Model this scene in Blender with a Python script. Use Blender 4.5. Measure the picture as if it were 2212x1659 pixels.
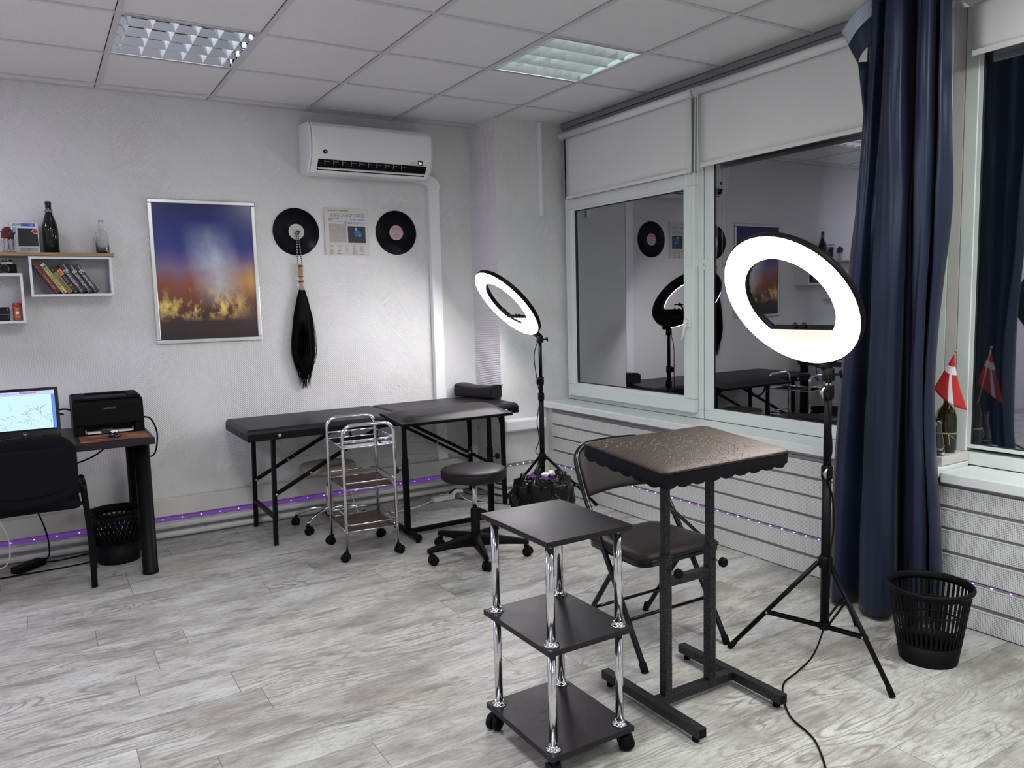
import bpy, bmesh, math, random
from mathutils import Vector, Matrix
random.seed(7)
for o in list(bpy.data.objects): bpy.data.objects.remove(o)
SC = bpy.context.scene
COL = SC.collection
PI = math.pi

# ------------------------------------------------------------------ camera, world, exposure
cam_d = bpy.data.cameras.new('camera'); cam = bpy.data.objects.new('camera', cam_d); COL.objects.link(cam)
SC.camera = cam
cam_d.sensor_width = 36.0; cam_d.sensor_fit = 'HORIZONTAL'; cam_d.lens = 1685.2 / 2212 * 36
cam_d.clip_start = 0.05; cam_d.clip_end = 100
yaw, pitch, roll = 0.547032, -0.1041475, -0.0258787
cy, sy, cp, sp = math.cos(yaw), math.sin(yaw), math.cos(pitch), math.sin(pitch)
fwd = Vector((sy * cp, cy * cp, sp)); rgt = Vector((cy, -sy, 0)); upv = rgt.cross(fwd)
cr, sr = math.cos(roll), math.sin(roll)
r2 = cr * rgt + sr * upv; u2 = -sr * rgt + cr * upv
cam.matrix_world = Matrix(((r2.x, u2.x, -fwd.x, 0), (r2.y, u2.y, -fwd.y, 0), (r2.z, u2.z, -fwd.z, 1.375), (0, 0, 0, 1)))

W = bpy.data.worlds.new('night'); SC.world = W; W.use_nodes = True
W.node_tree.nodes['Background'].inputs[0].default_value = (0.006, 0.007, 0.012, 1)
W.node_tree.nodes['Background'].inputs[1].default_value = 1.0
SC.view_settings.view_transform = 'Standard'; SC.view_settings.look = 'None'
SC.view_settings.gamma = 1.0; SC.view_settings.use_curve_mapping = False
SC.view_settings.exposure = 0.57
cyc = SC.cycles
cyc.max_bounces = 6; cyc.diffuse_bounces = 3; cyc.glossy_bounces = 3; cyc.transmission_bounces = 6; cyc.transparent_max_bounces = 8
cyc.use_light_tree = False; cyc.use_adaptive_sampling = True; cyc.adaptive_threshold = 0.04; cyc.caustics_refractive = False; cyc.caustics_reflective = True; cyc.sample_clamp_indirect = 8.0
TUBE = 40.0          # tubes of the lights in the picture
PANEL = 23.0         # unseen opal panels, most of them added for the room's general light
RING_A = 15.0        # near ring light
RING_B = 24.0        # far ring light

HC = 2.636           # ceiling height
YB = 5.10            # back wall
XW = 3.37            # window wall

# ------------------------------------------------------------------ materials
def new_mat(name):
    m = bpy.data.materials.new(name); m.use_nodes = True
    nt = m.node_tree; b = nt.nodes['Principled BSDF']
    return m, nt, b
def N(nt, t, **k):
    n = nt.nodes.new(t)
    for a, v in k.items(): setattr(n, a, v)
    return n
def L(nt, a, b): nt.links.new(a, b)
def mathn(nt, op, a=None, b=None, c=None, clamp=False):
    n = N(nt, 'ShaderNodeMath', operation=op); n.use_clamp = clamp
    for i, v in enumerate((a, b, c)):
        if v is None: continue
        if isinstance(v, (int, float)): n.inputs[i].default_value = v
        else: L(nt, v, n.inputs[i])
    return n.outputs[0]
def mixc(nt, f, a, b):
    n = N(nt, 'ShaderNodeMix', data_type='RGBA')
    if isinstance(f, (int, float)): n.inputs[0].default_value = f
    else: L(nt, f, n.inputs[0])
    for i, v in ((6, a), (7, b)):
        if isinstance(v, tuple): n.inputs[i].default_value = (*v[:3], 1)
        else: L(nt, v, n.inputs[i])
    return n.outputs[2]
def objco(nt):
    return N(nt, 'ShaderNodeTexCoord').outputs['Object']
def geopos(nt):
    return N(nt, 'ShaderNodeNewGeometry').outputs['Position']
def noise(nt, vec, scale, detail=3, rough=0.5, mapping=None):
    n = N(nt, 'ShaderNodeTexNoise'); n.inputs['Scale'].default_value = scale
    n.inputs['Detail'].default_value = detail; n.inputs['Roughness'].default_value = rough
    if mapping:
        mp = N(nt, 'ShaderNodeMapping'); mp.inputs['Scale'].default_value = mapping
        L(nt, vec, mp.inputs[0]); vec = mp.outputs[0]
    L(nt, vec, n.inputs['Vector']); return n.outputs['Fac']
def ramp(nt, f, stops):
    n = N(nt, 'ShaderNodeValToRGB'); e = n.color_ramp.elements
    while len(e) < len(stops): e.new(0.5)
    for i, (p, c) in enumerate(stops):
        e[i].position = p; e[i].color = (*c[:3], 1)
    L(nt, f, n.inputs[0]); return n.outputs[0]
def bump(nt, b, h, strength=0.3, dist=0.002):
    n = N(nt, 'ShaderNodeBump'); n.inputs['Strength'].default_value = strength; n.inputs['Distance'].default_value = dist
    L(nt, h, n.inputs['Height']); L(nt, n.outputs[0], b.inputs['Normal'])
def simple(name, col, rough=0.5, metal=0.0, var=0.06, vs=9.0, bumps=0.0, bscale=200.0, spec=0.5, coat=0.0, bdist=0.001):
    m, nt, b = new_mat(name)
    g = geopos(nt)
    f = noise(nt, g, vs, 2)
    lo = tuple(max(0, c * (1 - var)) for c in col); hi = tuple(min(1, c * (1 + var)) for c in col)
    L(nt, mixc(nt, f, lo, hi), b.inputs['Base Color'])
    b.inputs['Roughness'].default_value = rough; b.inputs['Metallic'].default_value = metal
    b.inputs['Specular IOR Level'].default_value = spec
    if coat: b.inputs['Coat Weight'].default_value = coat; b.inputs['Coat Roughness'].default_value = 0.1
    if bumps: bump(nt, b, noise(nt, g, bscale, 3, 0.6), bumps, bdist)
    return m
def emit(name, col, s, base=(0.8, 0.8, 0.8)):
    m, nt, b = new_mat(name)
    b.inputs['Base Color'].default_value = (*base, 1)
    b.inputs['Emission Color'].default_value = (*col, 1); b.inputs['Emission Strength'].default_value = s
    b.inputs['Roughness'].default_value = 0.5
    f = noise(nt, geopos(nt), 6, 2); L(nt, mixc(nt, f, tuple(c * 0.95 for c in base), base), b.inputs['Base Color'])
    return m
def glass_mat(name, tint=(1, 1, 1), rough=0.0, ior=1.45):
    m, nt, b = new_mat(name)
    b.inputs['Base Color'].default_value = (*tint, 1); b.inputs['Transmission Weight'].default_value = 1.0
    b.inputs['Roughness'].default_value = rough; b.inputs['IOR'].default_value = ior
    return m

def wallpaper(name, col, axis):
    m, nt, b = new_mat(name)
    g = geopos(nt); sep = N(nt, 'ShaderNodeSeparateXYZ'); L(nt, g, sep.inputs[0])
    h = sep.outputs[0] if axis == 'x' else sep.outputs[1]; v = sep.outputs[2]
    # concentric diamonds of embossed ridges, shifting into long diagonal runs
    px_ = mathn(nt, 'PINGPONG', h, 0.23); pz_ = mathn(nt, 'PINGPONG', v, 0.31)
    diam = mathn(nt, 'ADD', px_, pz_)
    diag = mathn(nt, 'ADD', h, v)
    reg = noise(nt, g, 1.7, 1); sel = mathn(nt, 'GREATER_THAN', reg, 0.53)
    f = mathn(nt, 'ADD', mathn(nt, 'MULTIPLY', diam, sel), mathn(nt, 'MULTIPLY', diag, mathn(nt, 'SUBTRACT', 1.0, sel)))
    wob = noise(nt, g, 40, 2)
    s = mathn(nt, 'SINE', mathn(nt, 'ADD', mathn(nt, 'MULTIPLY', f, 480.0), mathn(nt, 'MULTIPLY', wob, 2.5)))
    n2 = noise(nt, g, 260, 2, 0.6)
    amp = mathn(nt, 'MULTIPLY_ADD', noise(nt, g, 3.0, 2), 1.0, -0.05, clamp=True)
    hgt = mathn(nt, 'ADD', mathn(nt, 'MULTIPLY', s, amp), mathn(nt, 'MULTIPLY', n2, 0.7))
    bump(nt, b, hgt, 0.7, 0.0030)
    big = noise(nt, g, 1.3, 2)
    L(nt, mixc(nt, big, tuple(c * 0.95 for c in col), col), b.inputs['Base Color'])
    b.inputs['Roughness'].default_value = 0.6; b.inputs['Specular IOR Level'].default_value = 0.35
    return m

def floor_mat():
    m, nt, b = new_mat('whitewashed_laminate')
    g = geopos(nt); sp = N(nt, 'ShaderNodeSeparateXYZ'); L(nt, g, sp.inputs[0])
    PWD, PLN = 0.187, 1.29
    yr = mathn(nt, 'DIVIDE', mathn(nt, 'ADD', sp.outputs[1], 20.0 + FLOOR_OFF), PWD); row = mathn(nt, 'FLOOR', yr); fy = mathn(nt, 'FRACT', yr)
    wn = N(nt, 'ShaderNodeTexWhiteNoise', noise_dimensions='1D'); L(nt, row, wn.inputs['W'])
    xr = mathn(nt, 'ADD', mathn(nt, 'DIVIDE', mathn(nt, 'ADD', sp.outputs[0], 20.0), PLN), wn.outputs['Value']); col = mathn(nt, 'FLOOR', xr); fx = mathn(nt, 'FRACT', xr)
    pidn = N(nt, 'ShaderNodeTexWhiteNoise', noise_dimensions='2D'); cv = N(nt, 'ShaderNodeCombineXYZ'); L(nt, row, cv.inputs[0]); L(nt, col, cv.inputs[1]); L(nt, cv.outputs[0], pidn.inputs['Vector']); pid = pidn.outputs['Value']
    ey = mathn(nt, 'MULTIPLY', mathn(nt, 'MINIMUM', fy, mathn(nt, 'SUBTRACT', 1.0, fy)), PWD); ex = mathn(nt, 'MULTIPLY', mathn(nt, 'MINIMUM', fx, mathn(nt, 'SUBTRACT', 1.0, fx)), PLN)
    joint = mathn(nt, 'MAXIMUM', ramp_f(nt, ey, 0.0015, 0.0003), mathn(nt, 'MULTIPLY', ramp_f(nt, ex, 0.0022, 0.0006), 1.0))
    off = N(nt, 'ShaderNodeCombineXYZ'); L(nt, mathn(nt, 'MULTIPLY', pid, 37.0), off.inputs[0]); L(nt, mathn(nt, 'MULTIPLY', pid, 11.0), off.inputs[2]); L(nt, mathn(nt, 'MULTIPLY', pid, 5.0), off.inputs[1])
    ad = N(nt, 'ShaderNodeVectorMath', operation='ADD'); L(nt, g, ad.inputs[0]); L(nt, off.outputs[0], ad.inputs[1]); p = ad.outputs[0]
    contour = noise(nt, p, 1.5, 2, 0.35, (0.9, 4.2, 1.0))
    loops = mathn(nt, 'PINGPONG', mathn(nt, 'MULTIPLY', contour, 46.0), 1.0)
    fine = noise(nt, p, 14.0, 4, 0.75, (1.0, 9.0, 1.0))
    pores = noise(nt, p, 60.0, 3, 0.7, (1.0, 5.0, 1.0))
    streak = noise(nt, p, 3.0, 4, 0.7, (1.0, 5.0, 1.0))
    patch = noise(nt, p, 2.6, 4, 0.7, (1.0, 2.0, 1.0))
    blot = noise(nt, g, 1.3, 4, 0.6)
    base = ramp(nt, patch, [(0.32, (0.29, 0.268, 0.25)), (0.44, (0.43, 0.42, 0.395)), (0.55, (0.55, 0.545, 0.52)), (0.70, (0.64, 0.645, 0.62))])
    lmask = mathn(nt, 'MULTIPLY', ramp_f(nt, patch, 0.36, 0.52), ramp_f(nt, noise(nt, p, 1.1, 2, 0.5, (1.0, 2.5, 1.0)), 0.46, 0.60))
    c1 = mixc(nt, mathn(nt, 'MULTIPLY', mathn(nt, 'MULTIPLY', ramp_f(nt, loops, 0.55, 0.95), lmask), 0.80), base, (0.22, 0.19, 0.17))
    c2 = mixc(nt, mathn(nt, 'MULTIPLY', ramp_f(nt, fine, 0.49, 0.63), 0.65), c1, (0.24, 0.215, 0.195))
    c2b = mixc(nt, mathn(nt, 'MULTIPLY', ramp_f(nt, streak, 0.54, 0.66), 0.70), c2, (0.21, 0.18, 0.165))
    c3 = mixc(nt, mathn(nt, 'MULTIPLY', ramp_f(nt, pores, 0.60, 0.72), mathn(nt, 'MULTIPLY', ramp_f(nt, streak, 0.44, 0.56), 0.7)), c2b, (0.15, 0.13, 0.12))
    vo = N(nt, 'ShaderNodeTexVoronoi'); vo.inputs['Scale'].default_value = 1.9; mp = N(nt, 'ShaderNodeMapping'); mp.inputs['Scale'].default_value = (0.8, 2.0, 1.0); L(nt, p, mp.inputs[0]); L(nt, mp.outputs[0], vo.inputs['Vector'])
    knot = mathn(nt, 'MULTIPLY', ramp_f(nt, mathn(nt, 'ADD', vo.outputs['Distance'], mathn(nt, 'MULTIPLY', fine, 0.10)), 0.17, 0.08), 0.7)
    c4 = mixc(nt, knot, c3, (0.20, 0.175, 0.16))
    c5 = mixc(nt, mathn(nt, 'MULTIPLY', ramp_f(nt, blot, 0.52, 0.72), 0.18), c4, (0.52, 0.44, 0.36))
    c6 = mixc(nt, mathn(nt, 'MULTIPLY', joint, 0.75), c5, (0.11, 0.10, 0.09))
    L(nt, c6, b.inputs['Base Color'])
    L(nt, mathn(nt, 'MULTIPLY_ADD', fine, 0.3, 0.27), b.inputs['Roughness'])
    b.inputs['Specular IOR Level'].default_value = 0.4
    bump(nt, b, mathn(nt, 'SUBTRACT', mathn(nt, 'MULTIPLY', fine, -1.0), mathn(nt, 'MULTIPLY', joint, 2.0)), 0.25, 0.001)
    return m
FLOOR_OFF = -0.005
def ramp_f(nt, f, a, b_):
    n = N(nt, 'ShaderNodeMapRange'); n.inputs['From Min'].default_value = a; n.inputs['From Max'].default_value = b_
    L(nt, f, n.inputs['Value']); return n.outputs[0]

def tile_mat():
    m, nt, b = new_mat('mineral_fibre_tile')
    g = geopos(nt)
    f = noise(nt, g, 190, 2, 0.6); big = noise(nt, g, 1.1, 2)
    base = mixc(nt, big, (0.80, 0.79, 0.80), (0.86, 0.85, 0.86))
    L(nt, mixc(nt, mathn(nt, 'MULTIPLY', ramp_f(nt, f, 0.58, 0.70), 0.35), base, (0.50, 0.49, 0.50)), b.inputs['Base Color'])
    b.inputs['Roughness'].default_value = 0.9; b.inputs['Specular IOR Level'].default_value = 0.1
    bump(nt, b, f, 0.4, 0.001)
    return m

def perf_mat():
    m, nt, b = new_mat('perforated_white_metal')
    g = geopos(nt); sep = N(nt, 'ShaderNodeSeparateXYZ'); L(nt, g, sep.inputs[0])
    P = 0.0066
    a = mathn(nt, 'SUBTRACT', mathn(nt, 'FRACT', mathn(nt, 'DIVIDE', sep.outputs[1], P)), 0.5)
    c = mathn(nt, 'SUBTRACT', mathn(nt, 'FRACT', mathn(nt, 'DIVIDE', sep.outputs[2], P)), 0.5)
    r = mathn(nt, 'SQRT', mathn(nt, 'ADD', mathn(nt, 'MULTIPLY', a, a), mathn(nt, 'MULTIPLY', c, c)))
    hole = mathn(nt, 'LESS_THAN', r, 0.25)
    dirt = noise(nt, g, 7, 4)
    base = mixc(nt, dirt, (0.72, 0.73, 0.71), (0.80, 0.81, 0.79))
    L(nt, mixc(nt, hole, base, (0.04, 0.04, 0.04)), b.inputs['Base Color'])
    b.inputs['Roughness'].default_value = 0.42
    return m

def poster_mat(w, h):
    # plain invented picture in the colours of the print: blue top, pale glow, red and orange middle, dark foot
    m, nt, b = new_mat('poster_print')
    o = objco(nt); sep = N(nt, 'ShaderNodeSeparateXYZ'); L(nt, o, sep.inputs[0])
    u = mathn(nt, 'DIVIDE', sep.outputs[0], w); v = mathn(nt, 'DIVIDE', sep.outputs[2], h)
    n1 = noise(nt, o, 4.0, 4); n2 = noise(nt, o, 11.0, 5, 0.65)
    vv = mathn(nt, 'ADD', v, mathn(nt, 'MULTIPLY_ADD', n1, 0.22, -0.11))
    col = ramp(nt, vv, [(0.0, (0.030, 0.018, 0.022)), (0.16, (0.055, 0.03, 0.03)), (0.27, (0.16, 0.06, 0.035)), (0.40, (0.30, 0.09, 0.05)),
                        (0.52, (0.24, 0.16, 0.27)), (0.68, (0.045, 0.06, 0.27)), (0.85, (0.022, 0.035, 0.20)), (1.0, (0.02, 0.02, 0.10))])
    # pale diagonal glow
    d = mathn(nt, 'ABSOLUTE', mathn(nt, 'SUBTRACT', mathn(nt, 'ADD', u, mathn(nt, 'MULTIPLY', v, 0.22)), 0.70))
    gl = mathn(nt, 'MULTIPLY', ramp_f(nt, d, 0.26, 0.0), mathn(nt, 'MULTIPLY', ramp_f(nt, v, 0.24, 0.42), ramp_f(nt, v, 0.86, 0.6)))
    c2 = mixc(nt, mathn(nt, 'MULTIPLY', gl, mathn(nt, 'MULTIPLY_ADD', n2, 0.9, 0.2)), col, (0.72, 0.80, 0.92))
    # warm light on the right
    wr = mathn(nt, 'MULTIPLY', ramp_f(nt, u, 0.62, 1.0), mathn(nt, 'MULTIPLY', ramp_f(nt, v, 0.30, 0.42), ramp_f(nt, v, 0.60, 0.45)))
    c3 = mixc(nt, mathn(nt, 'MULTIPLY', wr, 0.8), c2, (0.85, 0.50, 0.14))
    # yellow flecks in a band near the foot
    band = mathn(nt, 'MULTIPLY', ramp_f(nt, v, 0.15, 0.24), ramp_f(nt, v, 0.40, 0.27))
    fl = mathn(nt, 'MULTIPLY', ramp_f(nt, noise(nt, o, 9.0, 5, 0.7, (1.0, 1.0, 0.6)), 0.47, 0.58), mathn(nt, 'MULTIPLY', band, ramp_f(nt, u, 0.95, 0.7)))
    c4 = mixc(nt, fl, c3, (0.98, 0.70, 0.20))
    L(nt, c4, b.inputs['Base Color']); b.inputs['Roughness'].default_value = 0.16
    return m

def curtain_mat():
    m, nt, b = new_mat('navy_satin')
    g = geopos(nt); f = noise(nt, g, 300, 2, 0.5, (1, 1, 0.3)); big = noise(nt, g, 2.5, 3)
    L(nt, mixc(nt, big, (0.007, 0.011, 0.030), (0.011, 0.016, 0.040)), b.inputs['Base Color'])
    b.inputs['Roughness'].default_value = 0.42; b.inputs['Sheen Weight'].default_value = 0.12; b.inputs['Sheen Roughness'].default_value = 0.4
    b.inputs['Specular IOR Level'].default_value = 0.45; b.inputs['Specular Tint'].default_value = (0.75, 0.85, 1, 1)
    bump(nt, b, f, 0.15, 0.0006)
    return m
def leather(name, col, rough=0.38, crack=0.35, sc=38.0, spec=0.2, tint=(1, 1, 1)):
    m, nt, b = new_mat(name)
    g = geopos(nt)
    v = N(nt, 'ShaderNodeTexVoronoi', feature='DISTANCE_TO_EDGE'); v.inputs['Scale'].default_value = sc
    w = noise(nt, g, 14, 3)
    ad = N(nt, 'ShaderNodeVectorMath', operation='MULTIPLY_ADD'); L(nt, g, ad.inputs[0]); ad.inputs[1].default_value = (1, 1, 1)
    cc = N(nt, 'ShaderNodeCombineXYZ'); L(nt, mathn(nt, 'MULTIPLY', w, 0.09), cc.inputs[0]); L(nt, mathn(nt, 'MULTIPLY', w, 0.05), cc.inputs[1]); L(nt, cc.outputs[0], ad.inputs[2])
    L(nt, ad.outputs[0], v.inputs['Vector'])
    cr_ = ramp_f(nt, v.outputs[0], 0.0, 0.09); n2 = noise(nt, g, 240, 3, 0.6); n3 = noise(nt, g, 5, 3)
    bump(nt, b, mathn(nt, 'ADD', mathn(nt, 'MULTIPLY', cr_, mathn(nt, 'MULTIPLY', ramp_f(nt, n3, 0.4, 0.65), 1.2)), mathn(nt, 'MULTIPLY', n2, 0.8)), crack, 0.0012 if crack < 0.5 else 0.0022)
    L(nt, mixc(nt, n3, tuple(c * 0.8 for c in col), col), b.inputs['Base Color'])
    L(nt, mathn(nt, 'MULTIPLY_ADD', n2, 0.25, rough - 0.1), b.inputs['Roughness'])
    b.inputs['Specular IOR Level'].default_value = spec; b.inputs['Specular Tint'].default_value = (*tint, 1)
    return m
def wood_mat(name, c1, c2, axis_scale=(2, 14, 14), rough=0.5):
    m, nt, b = new_mat(name)
    f = noise(nt, geopos(nt), 4.0, 5, 0.6, axis_scale)
    L(nt, ramp(nt, f, [(0.3, c1), (0.7, c2)]), b.inputs['Base Color']); b.inputs['Roughness'].default_value = rough
    return m
def hammered():
    m, nt, b = new_mat('hammered_grey_paint')
    g = geopos(nt); f = noise(nt, g, 330, 2, 0.5)
    L(nt, ramp(nt, f, [(0.44, (0.004, 0.004, 0.005)), (0.62, (0.05, 0.048, 0.052))]), b.inputs['Base Color'])
    b.inputs['Roughness'].default_value = 0.4; b.inputs['Metallic'].default_value = 0.2; b.inputs['Specular IOR Level'].default_value = 0.3; bump(nt, b, f, 0.4, 0.0008)
    return m
def board_black():
    m, nt, b = new_mat('black_chipboard')
    g = geopos(nt); f = noise(nt, g, 520, 2, 0.5); s = noise(nt, g, 5, 4)
    L(nt, mixc(nt, s, (0.005, 0.004, 0.006), (0.009, 0.007, 0.010)), b.inputs['Base Color'])
    L(nt, mathn(nt, 'MULTIPLY_ADD', s, 0.14, 0.38), b.inputs['Roughness']); bump(nt, b, f, 0.35, 0.0007)
    b.inputs['Specular IOR Level'].default_value = 0.38; b.inputs['Specular Tint'].default_value = (1, 0.9, 1, 1)
    return m
def vinyl():
    m, nt, b = new_mat('record_grooves')
    o = objco(nt); sep = N(nt, 'ShaderNodeSeparateXYZ'); L(nt, o, sep.inputs[0])
    r = mathn(nt, 'SQRT', mathn(nt, 'ADD', mathn(nt, 'MULTIPLY', sep.outputs[0], sep.outputs[0]), mathn(nt, 'MULTIPLY', sep.outputs[2], sep.outputs[2])))
    s = mathn(nt, 'SINE', mathn(nt, 'MULTIPLY', r, 3000.0)); bump(nt, b, s, 0.2, 0.0004)
    b.inputs['Base Color'].default_value = (0.004, 0.004, 0.006, 1); b.inputs['Roughness'].default_value = 0.3; b.inputs['Specular IOR Level'].default_value = 0.1
    return m

M = {}
M['wall_b'] = wallpaper('embossed_wallpaper_back', (0.81, 0.80, 0.815), 'x')
M['wall_s'] = wallpaper('embossed_wallpaper_side', (0.78, 0.78, 0.79), 'y')
M['floor'] = floor_mat()
M['tile'] = tile_mat()
M['void'] = simple('void_shadow_black', (0.02, 0.02, 0.022), 0.9)
M['tbar'] = simple('grid_bar_paint', (0.64, 0.625, 0.65), 0.45)
M['white'] = simple('white_plastic', (0.87, 0.88, 0.89), 0.32, var=0.02)
M['upvc'] = simple('window_plastic', (0.78, 0.83, 0.80), 0.3, var=0.03, vs=4)
M['upvc2'] = simple('window_seal', (0.02, 0.02, 0.022), 0.6)
M['sill'] = simple('sill_gloss', (0.82, 0.86, 0.84), 0.14, var=0.03)
M['blind'] = simple('blind_cloth', (0.82, 0.82, 0.80), 0.8, var=0.03, vs=3, bumps=0.15, bscale=500)
M['perf'] = perf_mat()
M['rail'] = simple('panel_rail', (0.24, 0.23, 0.25), 0.4)
M['lip'] = simple('rail_lip', (0.72, 0.72, 0.72), 0.35)
M['cream'] = simple('cream_paint', (0.66, 0.64, 0.60), 0.45, var=0.08, vs=4)
M['pipe'] = simple('pipe_paint', (0.62, 0.61, 0.60), 0.35, var=0.08)
M['grey_rail'] = simple('grey_track', (0.30, 0.29, 0.31), 0.4)
M['chrome'] = simple('chrome', (0.72, 0.72, 0.74), 0.10, 1.0, var=0.02)
M['mirror'] = simple('louvre_mirror', (0.48, 0.50, 0.56), 0.05, 1.0, var=0.02)
M['louvre_w'] = simple('louvre_bright', (0.72, 0.80, 0.785), 0.30, 0.65, var=0.05)
M['alu'] = simple('silver_frame', (0.62, 0.62, 0.64), 0.28, 0.85, var=0.03)
M['black'] = simple('black_plastic', (0.005, 0.005, 0.006), 0.5, var=0.2, spec=0.10)
M['black_g'] = simple('black_gloss', (0.004, 0.004, 0.005), 0.2, var=0.2, coat=0.05, spec=0.3)
M['black_m'] = simple('black_powder_coat', (0.004, 0.004, 0.005), 0.42, var=0.2, spec=0.12)
M['rubber'] = simple('black_rubber', (0.006, 0.006, 0.006), 0.7, var=0.2, spec=0.1)
M['board'] = board_black()
M['hammer'] = hammered()
M['leather'] = leather('cracked_black_leather', (0.022, 0.015, 0.012), 0.42, 0.85, 40.0, 0.42, (1, 0.80, 0.64))
M['leather_n'] = leather('smooth_navy_leather', (0.004, 0.004, 0.009), 0.45, 0.12, 38, 0.15)
M['leather_t'] = leather('matte_black_leather', (0.014, 0.012, 0.014), 0.40, 0.10, 20)
M['leather_s'] = leather('stool_leather', (0.014, 0.011, 0.014), 0.40, 0.10, 20)
M['beige'] = leather('beige_leather', (0.40, 0.34, 0.24), 0.45, 0.1, 20)
M['chairpad'] = leather('brown_black_leather', (0.016, 0.011, 0.011), 0.42, 0.12, 20)
M['curtain'] = curtain_mat()
M['tape'] = simple('header_tape', (0.34, 0.40, 0.50), 0.6, bumps=0.5, bscale=90)
M['meshback'] = simple('chair_fabric', (0.004, 0.004, 0.008), 0.85, spec=0.15, bumps=0.3, bscale=600)
M['oak'] = wood_mat('shelf_oak', (0.20, 0.12, 0.06), (0.42, 0.29, 0.16), (2, 18, 30))
M['turned'] = wood_mat('turned_wood', (0.30, 0.17, 0.08), (0.52, 0.34, 0.18), (20, 20, 3), 0.35)
M['redbrown'] = simple('red_brown_band', (0.12, 0.04, 0.03), 0.4)
M['trayw'] = wood_mat('dark_tray', (0.045, 0.025, 0.018), (0.12, 0.07, 0.05), (3, 20, 20), 0.25)
M['shelfwhite'] = simple('shelf_white', (0.72, 0.72, 0.76), 0.4, var=0.03)
M['hair'] = simple('black_horsehair', (0.003, 0.0025, 0.003), 0.75, spec=0.15)
M['cord_bw'] = simple('braided_cord', (0.05, 0.045, 0.045), 0.7)
M['ring_on'] = emit('ring_diffuser_near', (1.0, 0.955, 0.91), RING_A)
M['ring_on2'] = emit('ring_diffuser_far', (1.0, 0.97, 0.99), RING_B)
M['face_glow'] = emit('panel_face_glow', (1.0, 0.80, 0.70), 0.72, (0.2, 0.15, 0.13))
M['tube_on'] = emit('lit_tube', (0.93, 1.0, 0.97), TUBE)
M['tube_dim'] = emit('weak_tube', (0.93, 0.97, 1.0), 7.0)
M['panel_w'] = emit('fill_panel', (0.955, 1.0, 0.965), PANEL)  # added source, flat instead of louvred to raise the ambient light
M['panel_v'] = emit('violet_fill_panel', (0.84, 0.80, 1.0), PANEL)  # violet put in to tint the left side of the room
M['led'] = emit('purple_wall_glow', (0.36, 0.08, 0.85), 0.16, (0.12, 0.10, 0.14))  # purple light on the wall, given as emissive colour
M['led_dot'] = emit('led_chip', (0.48, 0.14, 1.0), 3.2)
M['led_w'] = emit('led_chip_pale', (0.80, 0.68, 1.0), 3.0)
M['led_tape'] = simple('led_tape', (0.25, 0.23, 0.28), 0.5)
M['bag'] = simple('bin_liner_plastic', (0.003, 0.003, 0.004), 0.18, var=0.2, bumps=0.6, bscale=26, bdist=0.01, spec=0.35)
M['purple_cloth'] = simple('purple_cloth', (0.10, 0.012, 0.16), 0.8, bumps=0.5, bscale=80)
M['paper'] = simple('white_paper', (0.80, 0.79, 0.78), 0.7)
M['bottle_d'] = simple('dark_green_glass', (0.003, 0.005, 0.003), 0.08, var=0.3, spec=0.3, coat=0.25)
M['bottle_b'] = glass_mat('brown_glass', (0.22, 0.20, 0.06), 0.02)
M['clear'] = glass_mat('clear_glass', (0.97, 0.98, 0.98), 0.0)
M['twine'] = simple('twine', (0.42, 0.33, 0.20), 0.9)
M['flag_r'] = simple('red_flag_cloth', (0.50, 0.018, 0.020), 0.7, bumps=0.2, bscale=500)
M['flag_w'] = simple('white_flag_cloth', (0.75, 0.72, 0.76), 0.7)
M['rose'] = simple('dried_rose', (0.11, 0.012, 0.022), 0.7, var=0.35, vs=60)
M['carton'] = simple('carton_white', (0.66, 0.70, 0.76), 0.35)
M['carton_blue'] = simple('carton_blue', (0.03, 0.10, 0.42), 0.4)
M['carton_cyan'] = simple('carton_cyan', (0.18, 0.45, 0.60), 0.4)
M['carton_beige'] = simple('carton_beige', (0.42, 0.40, 0.32), 0.5)
M['window_dark'] = simple('carton_window', (0.02, 0.018, 0.022), 0.12)
M['red'] = simple('red_print', (0.35, 0.02, 0.03), 0.4)
M['redcap'] = simple('red_cap', (0.32, 0.015, 0.025), 0.35)
M['copper'] = simple('copper_foil_label', (0.45, 0.12, 0.05), 0.28, 0.5, var=0.4, vs=40)
M['silver'] = simple('silver_metal', (0.45, 0.45, 0.46), 0.3, 0.9)
M['bk_maroon'] = simple('maroon_cover', (0.11, 0.010, 0.026), 0.45)
M['bk_yellow'] = simple('yellow_cover', (0.62, 0.54, 0.17), 0.5)
M['bk_tan'] = simple('tan_cover', (0.25, 0.19, 0.10), 0.5)
M['bk_black'] = simple('black_cover', (0.006, 0.006, 0.008), 0.4)
M['bk_brown'] = simple('plum_cover', (0.022, 0.012, 0.018), 0.4)
M['bk_slate'] = simple('slate_cover', (0.020, 0.020, 0.030), 0.4)
M['bk_navy'] = simple('navy_cover', (0.012, 0.013, 0.035), 0.4)
M['orange'] = simple('orange_print', (0.72, 0.25, 0.05), 0.5)
M['gold'] = simple('gold_print', (0.55, 0.38, 0.14), 0.4)
M['ink'] = simple('black_ink', (0.006, 0.006, 0.008), 0.6, spec=0.1)
M['inkgrey'] = simple('grey_ink', (0.16, 0.15, 0.15), 0.6)
M['whiteink'] = simple('white_ink', (0.75, 0.75, 0.78), 0.5)
M['greyink'] = simple('silver_ink', (0.30, 0.30, 0.32), 0.4)
M['blueink'] = simple('blue_ink', (0.02, 0.15, 0.48), 0.5)
M['sleeve'] = simple('record_sleeve_card', (0.64, 0.61, 0.58), 0.5)
M['lab_w'] = simple('pale_label', (0.55, 0.56, 0.54), 0.5)
M['lab_p'] = simple('pink_label', (0.62, 0.40, 0.46), 0.5)
M['vinyl'] = vinyl()
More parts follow.
